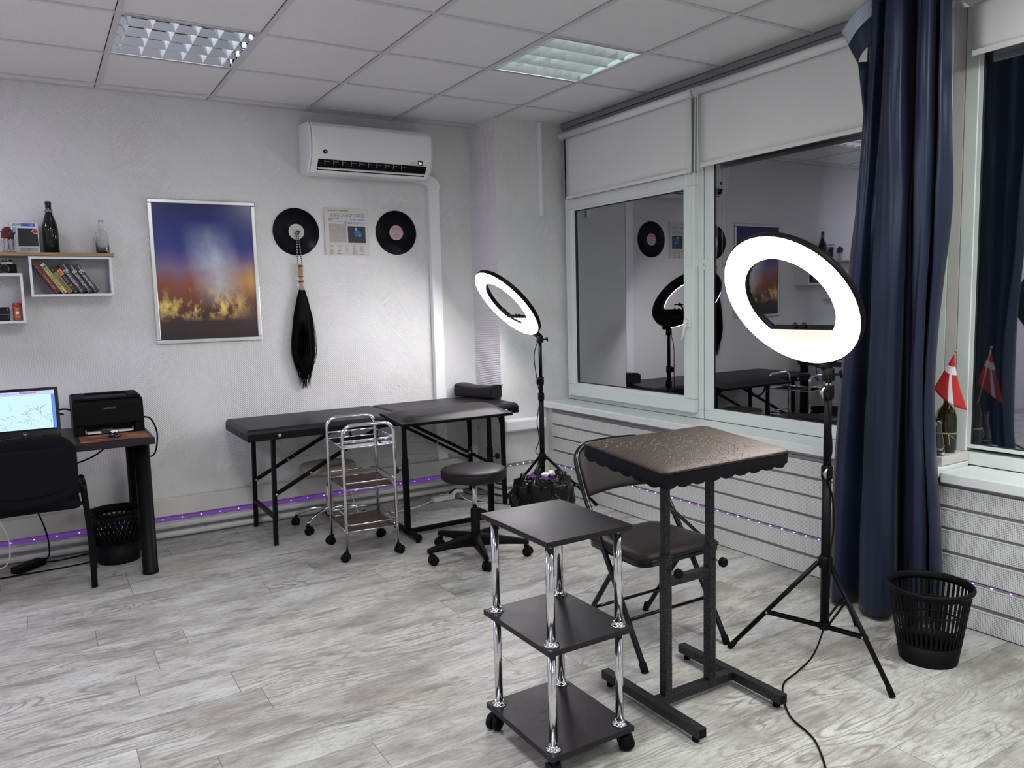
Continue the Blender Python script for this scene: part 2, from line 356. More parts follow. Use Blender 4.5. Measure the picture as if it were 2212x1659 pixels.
M['photo'] = simple('photo_print', (0.03, 0.035, 0.05), 0.4, var=0.6, vs=30)
M['skin_ink'] = simple('photo_face_ink', (0.5, 0.42, 0.38), 0.5)
M['mousepad'] = ramp_pad = None
M['screen'] = emit('laptop_screen', (0.42, 0.62, 1.0), 1.0, (0.01, 0.01, 0.01))
M['screen_bar'] = emit('laptop_toolbar', (0.50, 0.58, 0.85), 0.75, (0.01, 0.01, 0.01))
M['screen_side'] = emit('laptop_sidebar', (0.10, 0.22, 0.70), 0.8, (0.01, 0.01, 0.01))
M['amber'] = emit('amber_digits', (1.0, 0.55, 0.25), 2.5, (0.01, 0.01, 0.01))
def pad_mat():
    m, nt, b = new_mat('printed_mouse_mat'); g = geopos(nt)
    f = noise(nt, g, 9, 5, 0.6, (1, 5, 1))
    L(nt, ramp(nt, f, [(0.3, (0.05, 0.012, 0.015)), (0.48, (0.16, 0.05, 0.03)), (0.62, (0.38, 0.20, 0.09)), (0.75, (0.5, 0.34, 0.2))]), b.inputs['Base Color'])
    b.inputs['Roughness'].default_value = 0.5
    return m
M['mousepad'] = pad_mat()
def window_glass():
    m, nt, b = new_mat('double_glazing')
    nt.nodes.remove(b)
    out = [n for n in nt.nodes if n.type == 'OUTPUT_MATERIAL'][0]
    tr = N(nt, 'ShaderNodeBsdfTransparent'); gl = N(nt, 'ShaderNodeBsdfGlossy'); gl.inputs['Roughness'].default_value = 0.012
    gl.inputs['Color'].default_value = (0.95, 0.96, 1, 1); tr.inputs['Color'].default_value = (0.85, 0.88, 0.88, 1)
    fr = N(nt, 'ShaderNodeFresnel'); fr.inputs['IOR'].default_value = 1.52
    sm = noise(nt, geopos(nt), 2.0, 3)
    fac = mathn(nt, 'MULTIPLY', fr.outputs[0], mathn(nt, 'MULTIPLY_ADD', sm, 0.4, 6.2), clamp=True)   # four glass faces of a sealed unit
    mx = N(nt, 'ShaderNodeMixShader'); L(nt, fac, mx.inputs[0]); L(nt, tr.outputs[0], mx.inputs[1]); L(nt, gl.outputs[0], mx.inputs[2])
    L(nt, mx.outputs[0], out.inputs[0])
    return m
M['glass'] = window_glass()
for k_ in ('led', 'led_dot', 'led_w', 'amber', 'screen_bar', 'screen_side', 'face_glow'): M[k_].cycles.emission_sampling = 'NONE'   # too faint to light the room

# ------------------------------------------------------------------ mesh helpers
class MB:
    def __init__(s): s.bm = bmesh.new(); s.mi = 0
    def _q(s, vs, fs, smooth=False):
        vv = [s.bm.verts.new(v) for v in vs]
        out = []
        for f in fs:
            try:
                fc = s.bm.faces.new([vv[i] for i in f]); fc.material_index = s.mi; fc.smooth = smooth; out.append(fc)
            except ValueError: pass
        return vv, out
    def box(s, a, b, mat=None):
        x0, y0, z0 = (min(a[i], b[i]) for i in range(3)); x1, y1, z1 = (max(a[i], b[i]) for i in range(3))
        vs = [Vector(p) for p in ((x0, y0, z0), (x1, y0, z0), (x1, y1, z0), (x0, y1, z0), (x0, y0, z1), (x1, y0, z1), (x1, y1, z1), (x0, y1, z1))]
        if mat: vs = [mat @ v for v in vs]
        s._q(vs, [(0, 3, 2, 1), (4, 5, 6, 7), (0, 1, 5, 4), (1, 2, 6, 5), (2, 3, 7, 6), (3, 0, 4, 7)]); return s
    def bar(s, p0, p1, w, h, up=(0, 0, 1)):
        p0 = Vector(p0); p1 = Vector(p1); d = p1 - p0; ln = d.length; d.normalize()
        u = Vector(up)
        if abs(d.dot(u)) > 0.98: u = Vector((0, 1, 0))
        a = d.cross(u).normalized(); c = a.cross(d).normalized()
        mt = Matrix((( a.x, c.x, d.x, p0.x), (a.y, c.y, d.y, p0.y), (a.z, c.z, d.z, p0.z), (0, 0, 0, 1)))
        return s.box((-w / 2, -h / 2, 0), (w / 2, h / 2, ln), mt)
    def tube(s, pts, r, seg=10, cap=True, closed=False, rs=None):
        pts = [Vector(p) for p in pts]; n = len(pts); rings = []
        prev = None
        for i, p in enumerate(pts):
            if closed: t = pts[(i + 1) % n] - pts[i - 1]
            else: t = (pts[min(i + 1, n - 1)] - pts[max(i - 1, 0)])
            if t.length < 1e-9: t = Vector((0, 0, 1))
            t.normalize()
            if prev is None:
                a = t.cross(Vector((0, 0, 1)))
                if a.length < 1e-3: a = t.cross(Vector((1, 0, 0)))
            else: a = prev - t * prev.dot(t)
            a.normalize(); prev = a; b = t.cross(a)
            rr = rs[i] if rs else r
            rings.append([s.bm.verts.new(p + (a * math.cos(2 * PI * k / seg) + b * math.sin(2 * PI * k / seg)) * rr) for k in range(seg)])
        m = n if closed else n - 1
        for i in range(m):
            A = rings[i]; B = rings[(i + 1) % n]
            for k in range(seg):
                f = s.bm.faces.new((A[k], B[k], B[(k + 1) % seg], A[(k + 1) % seg])); f.smooth = True; f.material_index = s.mi
        if cap and not closed:
            for R_ in (rings[0][::-1], rings[-1]):
                f = s.bm.faces.new(R_); f.material_index = s.mi
        return s
    def lathe(s, prof, c=(0, 0, 0), seg=28, axis=None, smooth=True, cap=True, flat=1e9):
        # prof: (r, z)
        c = Vector(c)
        if axis is None: R_ = Matrix.Identity(3)
        else: R_ = Vector((0, 0, 1)).rotation_difference(Vector(axis)).to_matrix()
        rings = []
        for r, z in prof:
            rings.append([s.bm.verts.new(c + R_ @ Vector((r * math.cos(2 * PI * k / seg), r * math.sin(2 * PI * k / seg), z))) for k in range(seg)])
        for i in range(len(rings) - 1):
            A, B = rings[i], rings[i + 1]
            for k in range(seg):
                f = s.bm.faces.new((A[k], A[(k + 1) % seg], B[(k + 1) % seg], B[k])); f.smooth = smooth; f.material_index = s.mi
        if cap:
            for R2 in (rings[0][::-1], rings[-1]):
                f = s.bm.faces.new(R2); f.material_index = s.mi
        return s
    def cyl(s, p0, p1, r, seg=16):
        d = Vector(p1) - Vector(p0); return s.lathe([(r, 0), (r, d.length)], p0, seg, d.normalized())
    def prism(s, poly, d, mat=None):
        # poly: list of 3d points, extruded by d
        a = [Vector(p) for p in poly]; d = Vector(d); b = [p + d for p in a]
        if mat: a = [mat @ p for p in a]; b = [mat @ p for p in b]
        n = len(a)
        s._q(a + b, [tuple(range(n))[::-1], tuple(range(n, 2 * n))] + [(i, (i + 1) % n, n + (i + 1) % n, n + i) for i in range(n)]); return s
    def grid(s, fn, nu, nv, smooth=True, closeu=False):
        vs = [[s.bm.verts.new(fn(i / nu, j / nv)) for j in range(nv + 1)] for i in range(nu + (0 if closeu else 1))]
        nn = nu
        for i in range(nn):
            for j in range(nv):
                A = vs[i]; B = vs[(i + 1) % len(vs)]
                try:
                    f = s.bm.faces.new((A[j], B[j], B[j + 1], A[j + 1])); f.smooth = smooth; f.material_index = s.mi
                except ValueError: pass
        return s
    def build(s, name, mat, parent=None, bevel=0.0, bseg=2, solid=0.0, sub=0, merge=0.0, world=True, smooth_ang=None):
        if merge: bmesh.ops.remove_doubles(s.bm, verts=s.bm.verts, dist=merge)
        bmesh.ops.recalc_face_normals(s.bm, faces=s.bm.faces)
        me = bpy.data.meshes.new(name); s.bm.to_mesh(me); s.bm.free()
        o = bpy.data.objects.new(name, me); COL.objects.link(o)
        for m_ in (mat if isinstance(mat, (list, tuple)) else [mat]): me.materials.append(m_)
        if parent is not None:
            root = parent
            while root.parent: root = root.parent
            if world: me.transform(rootmat(root).inverted())
            o.parent = parent
        if solid: md = o.modifiers.new('thick', 'SOLIDIFY'); md.thickness = solid; md.offset = 0
        if bevel:
            md = o.modifiers.new('bevel', 'BEVEL'); md.width = bevel; md.segments = bseg; md.limit_method = 'ANGLE'; md.angle_limit = 0.6
            md.harden_normals = True
            for p in me.polygons: p.use_smooth = True
        if sub: md = o.modifiers.new('sub', 'SUBSURF'); md.levels = sub; md.render_levels = sub
        return o
def rootmat(r):
    return Matrix.LocRotScale(r.location, r.rotation_euler, r.scale)
def tag(o, label, cat, group=None):
    o['label'] = label; o['category'] = cat
    if group: o['group'] = group
    return o
def thing(name, label, cat, loc=(0, 0, 0), rz=0.0, group=None):
    o = bpy.data.objects.new(name, None); COL.objects.link(o); o.empty_display_size = 0.05
    o.location = loc; o.rotation_euler = (0, 0, rz)
    return tag(o, label, cat, group)
def struct(o): o['kind'] = 'structure'; return o
def sub(o, label): o['label'] = label; return o
def recenter(o):
    """move a single-mesh thing's origin to the middle of its foot"""
    me = o.data; xs = [v.co.x for v in me.vertices]; ys = [v.co.y for v in me.vertices]; zs = [v.co.z for v in me.vertices]
    c = Vector(((min(xs) + max(xs)) / 2, (min(ys) + max(ys)) / 2, min(zs))); me.transform(Matrix.Translation(-c)); o.location = c; return o
def dup(root, loc, rz=None, label=None, cat=None):
    r = root.copy(); COL.objects.link(r); r.location = loc
    if rz is not None: r.rotation_euler = (0, 0, rz)
    if label: r['label'] = label
    for ch in list(root.children):
        c = ch.copy(); COL.objects.link(c); c.parent = r
        for g in list(ch.children):
            d = g.copy(); COL.objects.link(d); d.parent = c
    return r
def smooth_path(pts, n=8, closed=False):
    P = [Vector(p) for p in pts]; out = []; m = len(P)
    rng = range(m if closed else m - 1)
    for i in rng:
        if closed: a, b, c, d = P[i - 1], P[i], P[(i + 1) % m], P[(i + 2) % m]
        else: a, b, c, d = P[max(i - 1, 0)], P[i], P[i + 1], P[min(i + 2, m - 1)]
        for k in range(n):
            t = k / n
            out.append(0.5 * ((2 * b) + (c - a) * t + (2 * a - 5 * b + 4 * c - d) * t * t + (3 * b - a - 3 * c + d) * t ** 3))
    if not closed: out.append(P[-1])
    return out
def text_mesh(name, body, size, mat, parent, mtx, ext=0.0004, align='LEFT', world=True, sx=1.0, shear=0.0):
    cu = bpy.data.curves.new(name, 'FONT'); cu.body = body; cu.size = size; cu.extrude = ext; cu.align_x = align; cu.resolution_u = 2; cu.shear = shear
    t = bpy.data.objects.new(name + '_tmp', cu); COL.objects.link(t)
    dg = bpy.context.evaluated_depsgraph_get(); me = bpy.data.meshes.new_from_object(t.evaluated_get(dg))
    bpy.data.objects.remove(t); bpy.data.curves.remove(cu)
    me.transform(Matrix.Diagonal((sx, 1, 1, 1))); me.transform(mtx)
    o = bpy.data.objects.new(name, me); COL.objects.link(o); me.materials.clear(); me.materials.append(mat)
    if parent is not None:
        root = parent
        while root.parent: root = root.parent
        if world: me.transform(rootmat(root).inverted())
        o.parent = parent
    return o
RX90 = Matrix.Rotation(PI / 2, 4, 'X')
def on_back(x, y, z, rot=0.0): # text frame lying on a plane facing -y
    return Matrix.Translation((x, y, z)) @ RX90 @ Matrix.Rotation(rot, 4, 'Z')

# ------------------------------------------------------------------ room shell
X0, Y0 = -2.9, -2.6
struct(MB().box((X0 - .1, Y0 - .1, -.1), (3.6, YB + .1, 0)).build('floor', M['floor']))
struct(MB().box((X0 - .1, YB, 0), (3.6, YB + .12, 2.8)).build('wall_back', M['wall_b']))
struct(MB().box((X0 - .1, Y0, 0), (X0, YB, 2.8)).build('wall_left', M['wall_s']))
struct(MB().box((X0 - .1, Y0 - .1, 0), (3.6, Y0, 2.8)).build('wall_front', M['wall_b']))
mb = MB()
mb.box((3.19, Y0, 0), (3.6, 4.73, .60))
mb.box((XW, 1.862, .60), (3.6, 1.908, 2.8)); mb.box((XW, Y0, .60), (3.6, .30, 2.8)); mb.box((XW, Y0, 2.60), (3.6, 4.73, 2.8))
struct(mb.build('wall_right', M['cream']))
struct(MB().box((2.79, 4.73, 0), (3.6, YB, 2.8)).build('wall_pillar', M['wall_b']))

# ceiling: tiles, void above them (black sheet, drawn as shadow lines beside the bars), grid bars
GX = [2.808 - .6 * k for k in range(-1, 11)]; GY = [4.99 - .6 * k for k in range(-1, 14)]
LIGHTS = [(.702, 4.09), (2.508, 3.49), (-1.692, 4.09), (.702, 1.69), (2.508, .49), (-1.692, 1.09), (.702, -1.31)]
mb = MB(); mb.mi = 1; mb.box((X0 - .1, Y0 - .1, 2.74), (3.6, YB + .1, 2.8)); mb.mi = 0
for i in range(len(GX) - 1):
    for j in range(len(GY) - 1):
        xa, xb = max(GX[i + 1] + .010, X0), min(GX[i] - .0155, XW - .03); ya, yb = max(GY[j + 1] + .0145, Y0), min(GY[j] - .008, YB - .004)
        if xb - xa < .02 or yb - ya < .02: continue
        cx, cyy = (GX[i] + GX[i + 1]) / 2, (GY[j] + GY[j + 1]) / 2
        if any(abs(cx - a) < .1 and abs(cyy - b) < .1 for a, b in LIGHTS): continue
        mb.box((xa, ya, HC + .004), (xb, yb, HC + .018))
struct(mb.build('ceiling', [M['tile'], M['void']]))
mb = MB()
for x in GX[1:]:
    if x > X0: mb.box((x - .012, Y0, HC - .002), (x + .012, YB - .002, HC + .004))
for y in GY[1:]:
    if y > Y0: mb.box((X0, y - .011, HC - .001), (XW - .03, y + .011, HC + .0035))
mb.box((X0, YB - .02, HC - .003), (2.79, YB - .001, HC + .004)); 
struct(mb.build('trim_1', M['tbar']))

# ------------------------------------------------------------------ ceiling lights
def make_light(label, mirror, mat_l, tube='tube_on'):
    t = thing('ceiling_light', label, 'ceiling light', (0, 0, HC))
    h = MB(); S = .294
    h.box((-S, -S, .080), (S, S, .084))
    for a, b in (((-S, -S, .004), (-S + .004, S, .080)), ((S - .004, -S, .004), (S, S, .080)), ((-S, -S, .004), (S, -S + .004, .080)), ((-S, S - .004, .004), (S, S, .080))): h.box(a, b)
    h.build('housing', M['mirror'] if mirror else M['louvre_w'], t, world=False)
    f = MB()
    for a, b in (((-S, -S, -.001), (S, -S + .014, .003)), ((-S, S - .014, -.001), (S, S, .003)), ((-S, -S + .014, -.001), (-S + .014, S - .014, .003)), ((S - .014, -S + .014, -.001), (S, S - .014, .003))): f.box(a, b)
    f.build('frame', M['tbar'], t, world=False)
    for k in range(4):
        y = -.21 + .14 * k
        MB().cyl((-.275, y, .060), (.275, y, .060), .008, 10).build('lamp_tube', M[tube], t, world=False)
    l = MB()
    top, bw = .048, (.017 if mirror else .052)
    for k in range(5):     # long V blades between the tubes
        y = -.28 + .14 * k
        l.prism([(-.28, y - bw / 1.3, top), (-.28, y + bw / 1.3, top), (-.28, y, .004)], (.56, 0, 0))
    nb = 6 if mirror else 7
    if mirror:
        l.build('louvre', mat_l, t, world=False); l = MB(); mat_l = M['white']
    for k in range(nb):    # cross blades
        x = -.24 + .48 * k / (nb - 1)
        l.prism([(x - bw / 2, -.28, top), (x + bw / 2, -.28, top), (x, -.28, .005)], (0, .56, 0))
    l.build('cross_blades', mat_l, t, world=False)
    return t
def make_panel(label, key):
    t = thing('ceiling_light', label, 'ceiling light', (0, 0, HC), group='opal ceiling lights'); S = .294
    MB().box((-S, -S, .006), (S, S, .05)).build('housing', M['white'], t, world=False)
    f = MB(); frame_z(f, S); f.build('frame', M['tbar'], t, world=False)
    MB().box((-S + .014, -S + .014, .001), (S - .014, S - .014, .005)).build('diffuser', M[key], t, world=False)
    return t
def frame_z(f, S):
    for a, b in (((-S, -S, -.001), (S, -S + .014, .003)), ((-S, S - .014, -.001), (S, S, .003)), ((-S, -S + .014, -.001), (-S + .014, S - .014, .003)), ((S - .014, -S + .014, -.001), (S, S - .014, .003))): f.box(a, b)
la = make_light('mirrored louvre ceiling light above the framed poster, darker of the two', True, M['mirror'], 'tube_dim')
la.location = (.702, 4.09, HC)
lb = make_light('bright louvre ceiling light nearer the windows, glowing pale green white', False, M['louvre_w'])
lb.location = (2.508, 3.49, HC)
la['group'] = lb['group'] = 'ceiling lights'
names = ['ceiling light near the left wall, seen only mirrored in the right window', 'added unseen ceiling light over the open floor before the shelf trolley', 'added unseen ceiling light near the windows behind the photographer',
         'added unseen ceiling light near the left wall over the open floor', 'added unseen ceiling light over the middle of the room behind the photographer']
strong = {}
for (x, y), nm in zip(LIGHTS[2:], names):  # all but the first are unseen lamps added for general light
    key = 'panel_v' if x < -1 else 'panel_w'
    if key not in strong: strong[key] = make_panel(nm, key); strong[key].location = (x, y, HC)
    else: dup(strong[key], (x, y, HC), 0, nm)

# ------------------------------------------------------------------ windows
def frame_rect(mb, y0, y1, z0, z1, w, x0, x1, wb=None):
    wb = wb or w
    mb.box((x0, y0, z0), (x1, y1, z0 + wb)); mb.box((x0, y0, z1 - w), (x1, y1, z1))
    mb.box((x0, y0, z0 + wb), (x1, y0 + w, z1 - w)); mb.box((x0, y1 - w, z0 + wb), (x1, y1, z1 - w))
def win(n, y0, y1, sash):
    t = bpy.data.objects.new('window_%d' % n, None); COL.objects.link(t); t['kind'] = 'structure'; t.location = (XW, (y0 + y1) / 2, .65)
    f = MB(); frame_rect(f, y0, y1, .652 if n < 3 else .635, 2.598, .055, XW, XW + .06)
    if sash: f.box((XW, y0 + .055, 2.09), (XW + .06, y1 - .055, 2.15)); f.box((XW - .012, y0 + .002, 2.105), (XW + .06, y0 + .125, 2.596)); f.box((XW, y1 - .10, 2.105), (XW + .06, y1 - .002, 2.596))
    f.build('window_frame', M['upvc'], t, bevel=.004)
    if sash:
        s_ = MB(); frame_rect(s_, 3.385, 4.668, .688, 2.10, .074, 3.328, XW - .001, .082); s_.build('sash', M['upvc'], t, bevel=.006)
        b = MB(); frame_rect(b, 3.459, 4.594, .770, 2.026, .014, 3.336, 3.358); b.build('glazing_bead', M['upvc'], t); b = MB(); frame_rect(b, 3.473, 4.580, .784, 2.012, .004, 3.350, 3.360); b.build('seal', M['upvc2'], t)
        MB().box((3.360, 3.462, .772), (3.363, 4.59, 2.024)).build('pane', M['glass'], t)
        MB().box((3.392, y0 + .055, 2.15), (3.395, y1 - .055, 2.545)).build('pane', M['glass'], t)
        h = MB(); h.box((3.318, 3.405, 1.20), (3.328, 3.437, 1.27)); h.build('handle_plate', M['white'], t, bevel=.004)
        hh = MB(); hh.tube([(3.318, 3.421, 1.235), (3.296, 3.421, 1.235)], .009); hh.tube([(3.296, 3.421, 1.245), (3.292, 3.424, 1.20), (3.290, 3.445, 1.125)], .008, rs=[.009, .0085, .006]); hh.build('window_handle', M['white'], t)
    else:
        b = MB(); frame_rect(b, y0 + .055, y1 - .055, .707, 2.543, .016, XW + .004, XW + .05); b.build('glazing_bead', M['upvc'], t)
        g = MB(); frame_rect(g, y0 + .071, y1 - .071, .723, 2.527, .004, XW + .006, XW + .02); g.build('seal', M['upvc2'], t)
        MB().box((3.380, y0 + .060, .712), (3.383, y1 - .060, 2.540)).build('pane', M['glass'], t)
    return t
win(1, 3.345, 4.728, True); win(2, 1.91, 3.338, False); win(3, .30, 1.860, False)
# sills, corner block, ceiling track
mb = MB(); mb.box((3.142, 1.79, .608), (XW, 4.728, .652)); struct(mb.build('trim_2', M['sill'], bevel=.006))
struct(MB().box((3.142, .10, .590), (XW, 1.786, .634)).build('trim_3', M['sill'], bevel=.006))
struct(MB().box((3.165, 1.79, .653), (XW - .001, 2.18, .692)).build('trim_4', M['cream'], bevel=.004))
mb = MB(); mb.box((3.345, .3, 2.602), (3.368, 4.725, 2.634)); mb.box((3.352, .3, 2.578), (3.368, 4.725, 2.599))
struct(mb.build('trim_5', M['grey_rail']))

# adhesive hooks
for y, z, x, lb_ in ((3.42, 1.568, 3.327, 'small adhesive hook on the opening sash beside the chains'), (3.322, 1.565, 3.369, 'small adhesive hook on the window post right of the chains')):
    t = thing('adhesive_hook', lb_, 'hook', (x, y, z), group='adhesive hooks')
    MB().box((x - .002, y - .022, z - .03), (x, y + .022, z + .03)).build('clear_plate', M['upvc'], t)
    MB().tube([(x - .002, y, z - .004), (x - .014, y, z - .008), (x - .02, y, z - .002), (x - .02, y, z + .006)], .0018, 6).build('hook', M['chrome'], t)

# roller blinds
def blind(y0, y1, z0, label, chain_y=None, grp='white roller blinds'):
    t = thing('roller_blind', label, 'blind', (3.29, (y0 + y1) / 2, z0), group=grp)
    MB().cyl((3.280, y0 + .004, 2.53), (3.280, y1 - .004, 2.53), .0225, 20).build('roller', M['white'], t)
    for yy, s_ in ((y0, 1), (y1, -1)):
        m = MB(); m.cyl((3.285, yy - .008, 2.53), (3.285, yy + .008, 2.53), .026, 18); m.box((3.285, yy - .008, 2.518), (3.346, yy + .008, 2.56)); m.build('bracket', M['white'], t)
    def cloth(u, v):
        return Vector((3.300 + .003 * math.sin(u * 7 + v * 3) * (1 - v), y0 + .02 + (y1 - y0 - .04) * u, z0 + .022 + (2.53 - z0 - .022) * v))
    MB().grid(cloth, 24, 10).build('blind_cloth', M['blind'], t, solid=.0012)
    MB().box((3.296, y0 + .02, z0), (3.304, y1 - .02, z0 + .022)).build('hem_bar', M['blind'], t, bevel=.002)
    if chain_y:
        for cy_, zb in chain_y:
            p = [(3.27, cy_ - .010, 2.50), (3.268, cy_ - .014, 2.1), (3.268, cy_ - .015, zb + .03), (3.268, cy_, zb), (3.268, cy_ + .015, zb + .03), (3.268, cy_ + .014, 2.1), (3.27, cy_ + .010, 2.50)]
            MB().tube(smooth_path(p, 10), .0019, 6).build('bead_chain', M['blind'], t)
    return t
blind(3.352, 4.630, 2.093, 'short white roller blind on the left window near the corner pillar', [(3.372, 1.63)])
blind(1.96, 3.318, 2.111, 'wide white roller blind on the middle window running behind the curtain', [(3.300, 1.57)])
blind(.40, 1.818, 2.311, 'white roller blind at upper right, right of the dark curtain')

# perforated panels under the sill
t = thing('slatted_radiator_cover', 'perforated white metal slats covering the radiators under the window sills', 'radiator cover', (3.17, 2.4, 0))
zs = [(.004, .088), (.106, .186), (.203, .288), (.304, .388), (.402, .478), (.494, .572)]
for a, b in zs:
    m = MB(); m.box((3.165, -.6, a), (3.178, 4.655, b)); m.build('slat', M['perf'], t, bevel=.003)
for a, b in zip(zs[:-1], zs[1:]):
    m = MB(); m.box((3.175, -.6, a[1] + .001), (3.187, 4.655, b[0] - .001)); q_ = m.build('rail', M['rail'], t); MB().box((3.163, -.6, a[1] - .0005), (3.170, 4.655, a[1] + .0035)).build('rail_lip', M['lip'], q_)
m = MB(); m.box((3.172, -.6, .574), (3.187, 4.655, .589)); m.build('rail', M['rail'], t)
# LED strips
def led_strip(pts, label, dot_every, off, glow):
    t = thing('led_strip', label, 'light strip', pts[0], group='purple light strips')
    a, b = Vector(pts[0]), Vector(pts[1]); d = b - a; n = int(d.length / dot_every)
    m = MB(); m.bar(a, b, .003 if abs(d.y) > abs(d.x) else .010, .010 if abs(d.y) > abs(d.x) else .003) if False else m.box(a - Vector((.0015, .0015, .004)), b + Vector((.0015, .0015, .004)))
    m.build('tape', M['led_tape'], t)
    m = MB()
    for i in range(n):
        p = a + d * ((i + .5) / n) + Vector(off); m.box(p - Vector((.003, .003, .002)), p + Vector((.003, .003, .002)))
    m.build('led_chips', M['led_w'] if glow == 'w' else M['led_dot'], t)
    if glow == 'g':
        g = MB(); o2 = Vector(off) * .6
        g.box(a + o2 - Vector((.001, .001, .011)) , b + o2 + Vector((.001, .001, .011))); g.build('wall_glow_band', M['led'], t)  # emissive band stands for the purple light cast on the wall
    return t
led_strip([(3.168, -.5, .195), (3.168, 4.60, .195)], 'purple light strip along the groove of the radiator slats', .072, (-.003, 0, 0), 'd')
led_strip([(X0 + .3, YB - .008, .112), (2.76, YB - .008, .112)], 'purple light strip glowing behind the pipes along the back wall', .11, (0, -.004, 0), 'g')
led_strip([(2.82, 4.726, .208), (3.15, 4.726, .222)], 'short pale light strip across the pillar foot behind the far ring light', .05, (0, -.003, 0), 'w')

# back wall skirting box, pipes
struct(MB().box((X0, 5.055, .135), (2.78, YB, .245)).build('baseboard_back', M['cream'], bevel=.006))
for z, r, y, lb_ in ((.079, .0185, 5.052, 'upper white heating pipe running along the back wall'), (.028, .0185, 5.040, 'lower white heating pipe lying just above the floor by the back wall')):
    t = thing('heating_pipe', lb_, 'pipe', (1.2, y, 0), group='heating pipes')
    p = [(X0 + .05, y, z), (2.70, y, z), (2.735, y - .02, z), (2.745, 4.74, z), (2.76, 4.70, z), (2.80, 4.695, z), (3.12, 4.695, z)]
    MB().tube(p, r, 14).build('pipe', M['pipe'], t)
    m = MB()
    for x in (-.35, 1.235): m.cyl((x - .03, y, z), (x + .03, y, z), r + .004, 14)
    m.build('coupling', M['pipe'], t)
# pillar shelf box, thin conduit, wall cover
o = MB().box((2.775, 4.655, .462), (3.125, 4.729, .548)).build('radiator_shelf', M['white'], bevel=.018, bseg=4); recenter(tag(o, 'rounded white ledge box on the pillar beside the window panels', 'ledge'))
o = MB().box((3.142, 4.708, 1.985), (3.166, 4.729, 2.634)).build('cable_duct', M['white'], bevel=.002); recenter(tag(o, 'thin white cable duct hanging from the ceiling on the pillar', 'cable duct'))
o = MB().cyl((2.30, YB - .001, .47), (2.30, YB - .006, .47), .045, 28).build('wall_cover_plate', M['cream']); recenter(tag(o, 'round cover plate low on the back wall under the black table', 'cover plate'))

# ------------------------------------------------------------------ air conditioner and its duct
t = thing('air_conditioner', 'white split air conditioner high on the back wall showing 24', 'air conditioner', (1.95, YB, 2.22))
def acsec(x, g):
    P = [(5.098, 2.225), (4.945, 2.222), (4.880, 2.308), (4.868, 2.36), (4.862, 2.44), (4.872, 2.50), (4.900, 2.527), (5.098, 2.545)]
    return [(x, y + (0.012 if g and y < 5.05 else 0), z) for y, z in P]
m = MB(); m.prism(acsec(1.562, False), (.818, 0, 0)); m.build('body', M['white'], t, bevel=.010, bseg=3)
m = MB(); m.prism(acsec(1.545, True), (.016, 0, 0)); m.prism(acsec(2.381, True), (.012, 0, 0)); m.build('end_cap', M['white'], t, bevel=.006)
# outlet slot as a flat black panel painted for its shaded inside, and vanes
def acq(x0, x1, y0, z0, y1, z1, th):
    a = Vector((x0, y0, z0)); b = Vector((x0, y1, z1)); n = Vector((0, -(z1 - z0), (y1 - y0))).normalized() * th
    if n.y > 0: n = -n
    return [a, b, b + n, a + n]
m = MB(); m.prism(acq(1.600, 2.345, 4.931, 2.2405, 4.8855, 2.301, .003), (.745, 0, 0)); m.build('outlet_shade', M['black'], t)
m = MB(); m.prism(acq(1.603, 2.342, 4.921, 2.2495, 4.9155, 2.257, .012), (.739, 0, 0)); m.build('louvre_blade', M['white'], t)
m = MB()
for k in range(10):
    x = 1.64 + .058 * k; m.tube([(x, 4.884, 2.298), (x + .006, 4.903, 2.272)], .0028, 5); m.tube([(x, 4.889, 2.288), (x + .034, 4.889, 2.288)], .0020, 5)
m.build('air_vanes', M['greyink'], t)
m = MB(); m.cyl((1.642, 4.871, 2.345), (1.642, 4.868, 2.345), .014, 24); m.build('badge', M['ink'], t)
text_mesh('badge_letter', 'N', .020, M['whiteink'], t, on_back(1.635, 4.8665, 2.338))
m = MB(); m.box((2.275, 4.872, 2.302), (2.308, 4.869, 2.330)); m.build('display', M['ink'], t)
text_mesh('display_digits', '24', .024, M['amber'], t, on_back(2.278, 4.8685, 2.307), sx=.95)
m = MB()
for k in range(3): m.box((2.225 + k * .014, 4.8755, 2.302), (2.228 + k * .014, 4.872, 2.312)); m.box((2.223 + k * .014, 4.8755, 2.316), (2.231 + k * .014, 4.872, 2.320))
m.build('indicator_marks', M['inkgrey'], t)
t = thing('pipe_duct', 'white plastic duct dropping down the wall from the air conditioner', 'duct', (2.475, YB, .3))
MB().box((2.436, 5.048, .25), (2.516, YB - .001, 2.19)).build('duct_channel', M['white'], t, bevel=.006)
m = MB(); pts = []
for k in range(9):
    a = PI / 2 * k / 8; pts.append((2.436 + .0 + .088 * math.sin(a), 5.043, 2.185 + .088 * math.cos(a)))
m.prism([(2.340, 5.043, 2.273)] + pts + [(2.428, 5.043, 2.170), (2.428, 5.043, 2.20), (2.38, 5.043, 2.22), (2.340, 5.043, 2.22)], (0, .056, 0)); m.build('elbow_cover', M['white'], t, bevel=.004)

# ------------------------------------------------------------------ poster, records, sleeve, whisk
t = thing('framed_poster', 'blue and fiery orange poster in a silver snap frame on the back wall', 'poster', (.622, YB, 1.178))
PW, PH = .62, .862
f = MB(); y0, y1 = YB - .016, YB - .001
for a, b in (((.622, y0, 1.178), (1.242, y1, 1.203)), ((.622, y0, 2.015), (1.242, y1, 2.040)), ((.622, y0, 1.203), (.647, y1, 2.015)), ((1.217, y0, 1.203), (1.242, y1, 2.015))): f.box(a, b)
f.build('frame', M['alu'], t, bevel=.005, bseg=3)
p = MB().box((.645, YB - .007, 1.201), (1.219, YB - .004, 2.017)).build('print', None, t)
p.data.materials.clear(); p.data.materials.append(poster_mat(PW, PH))

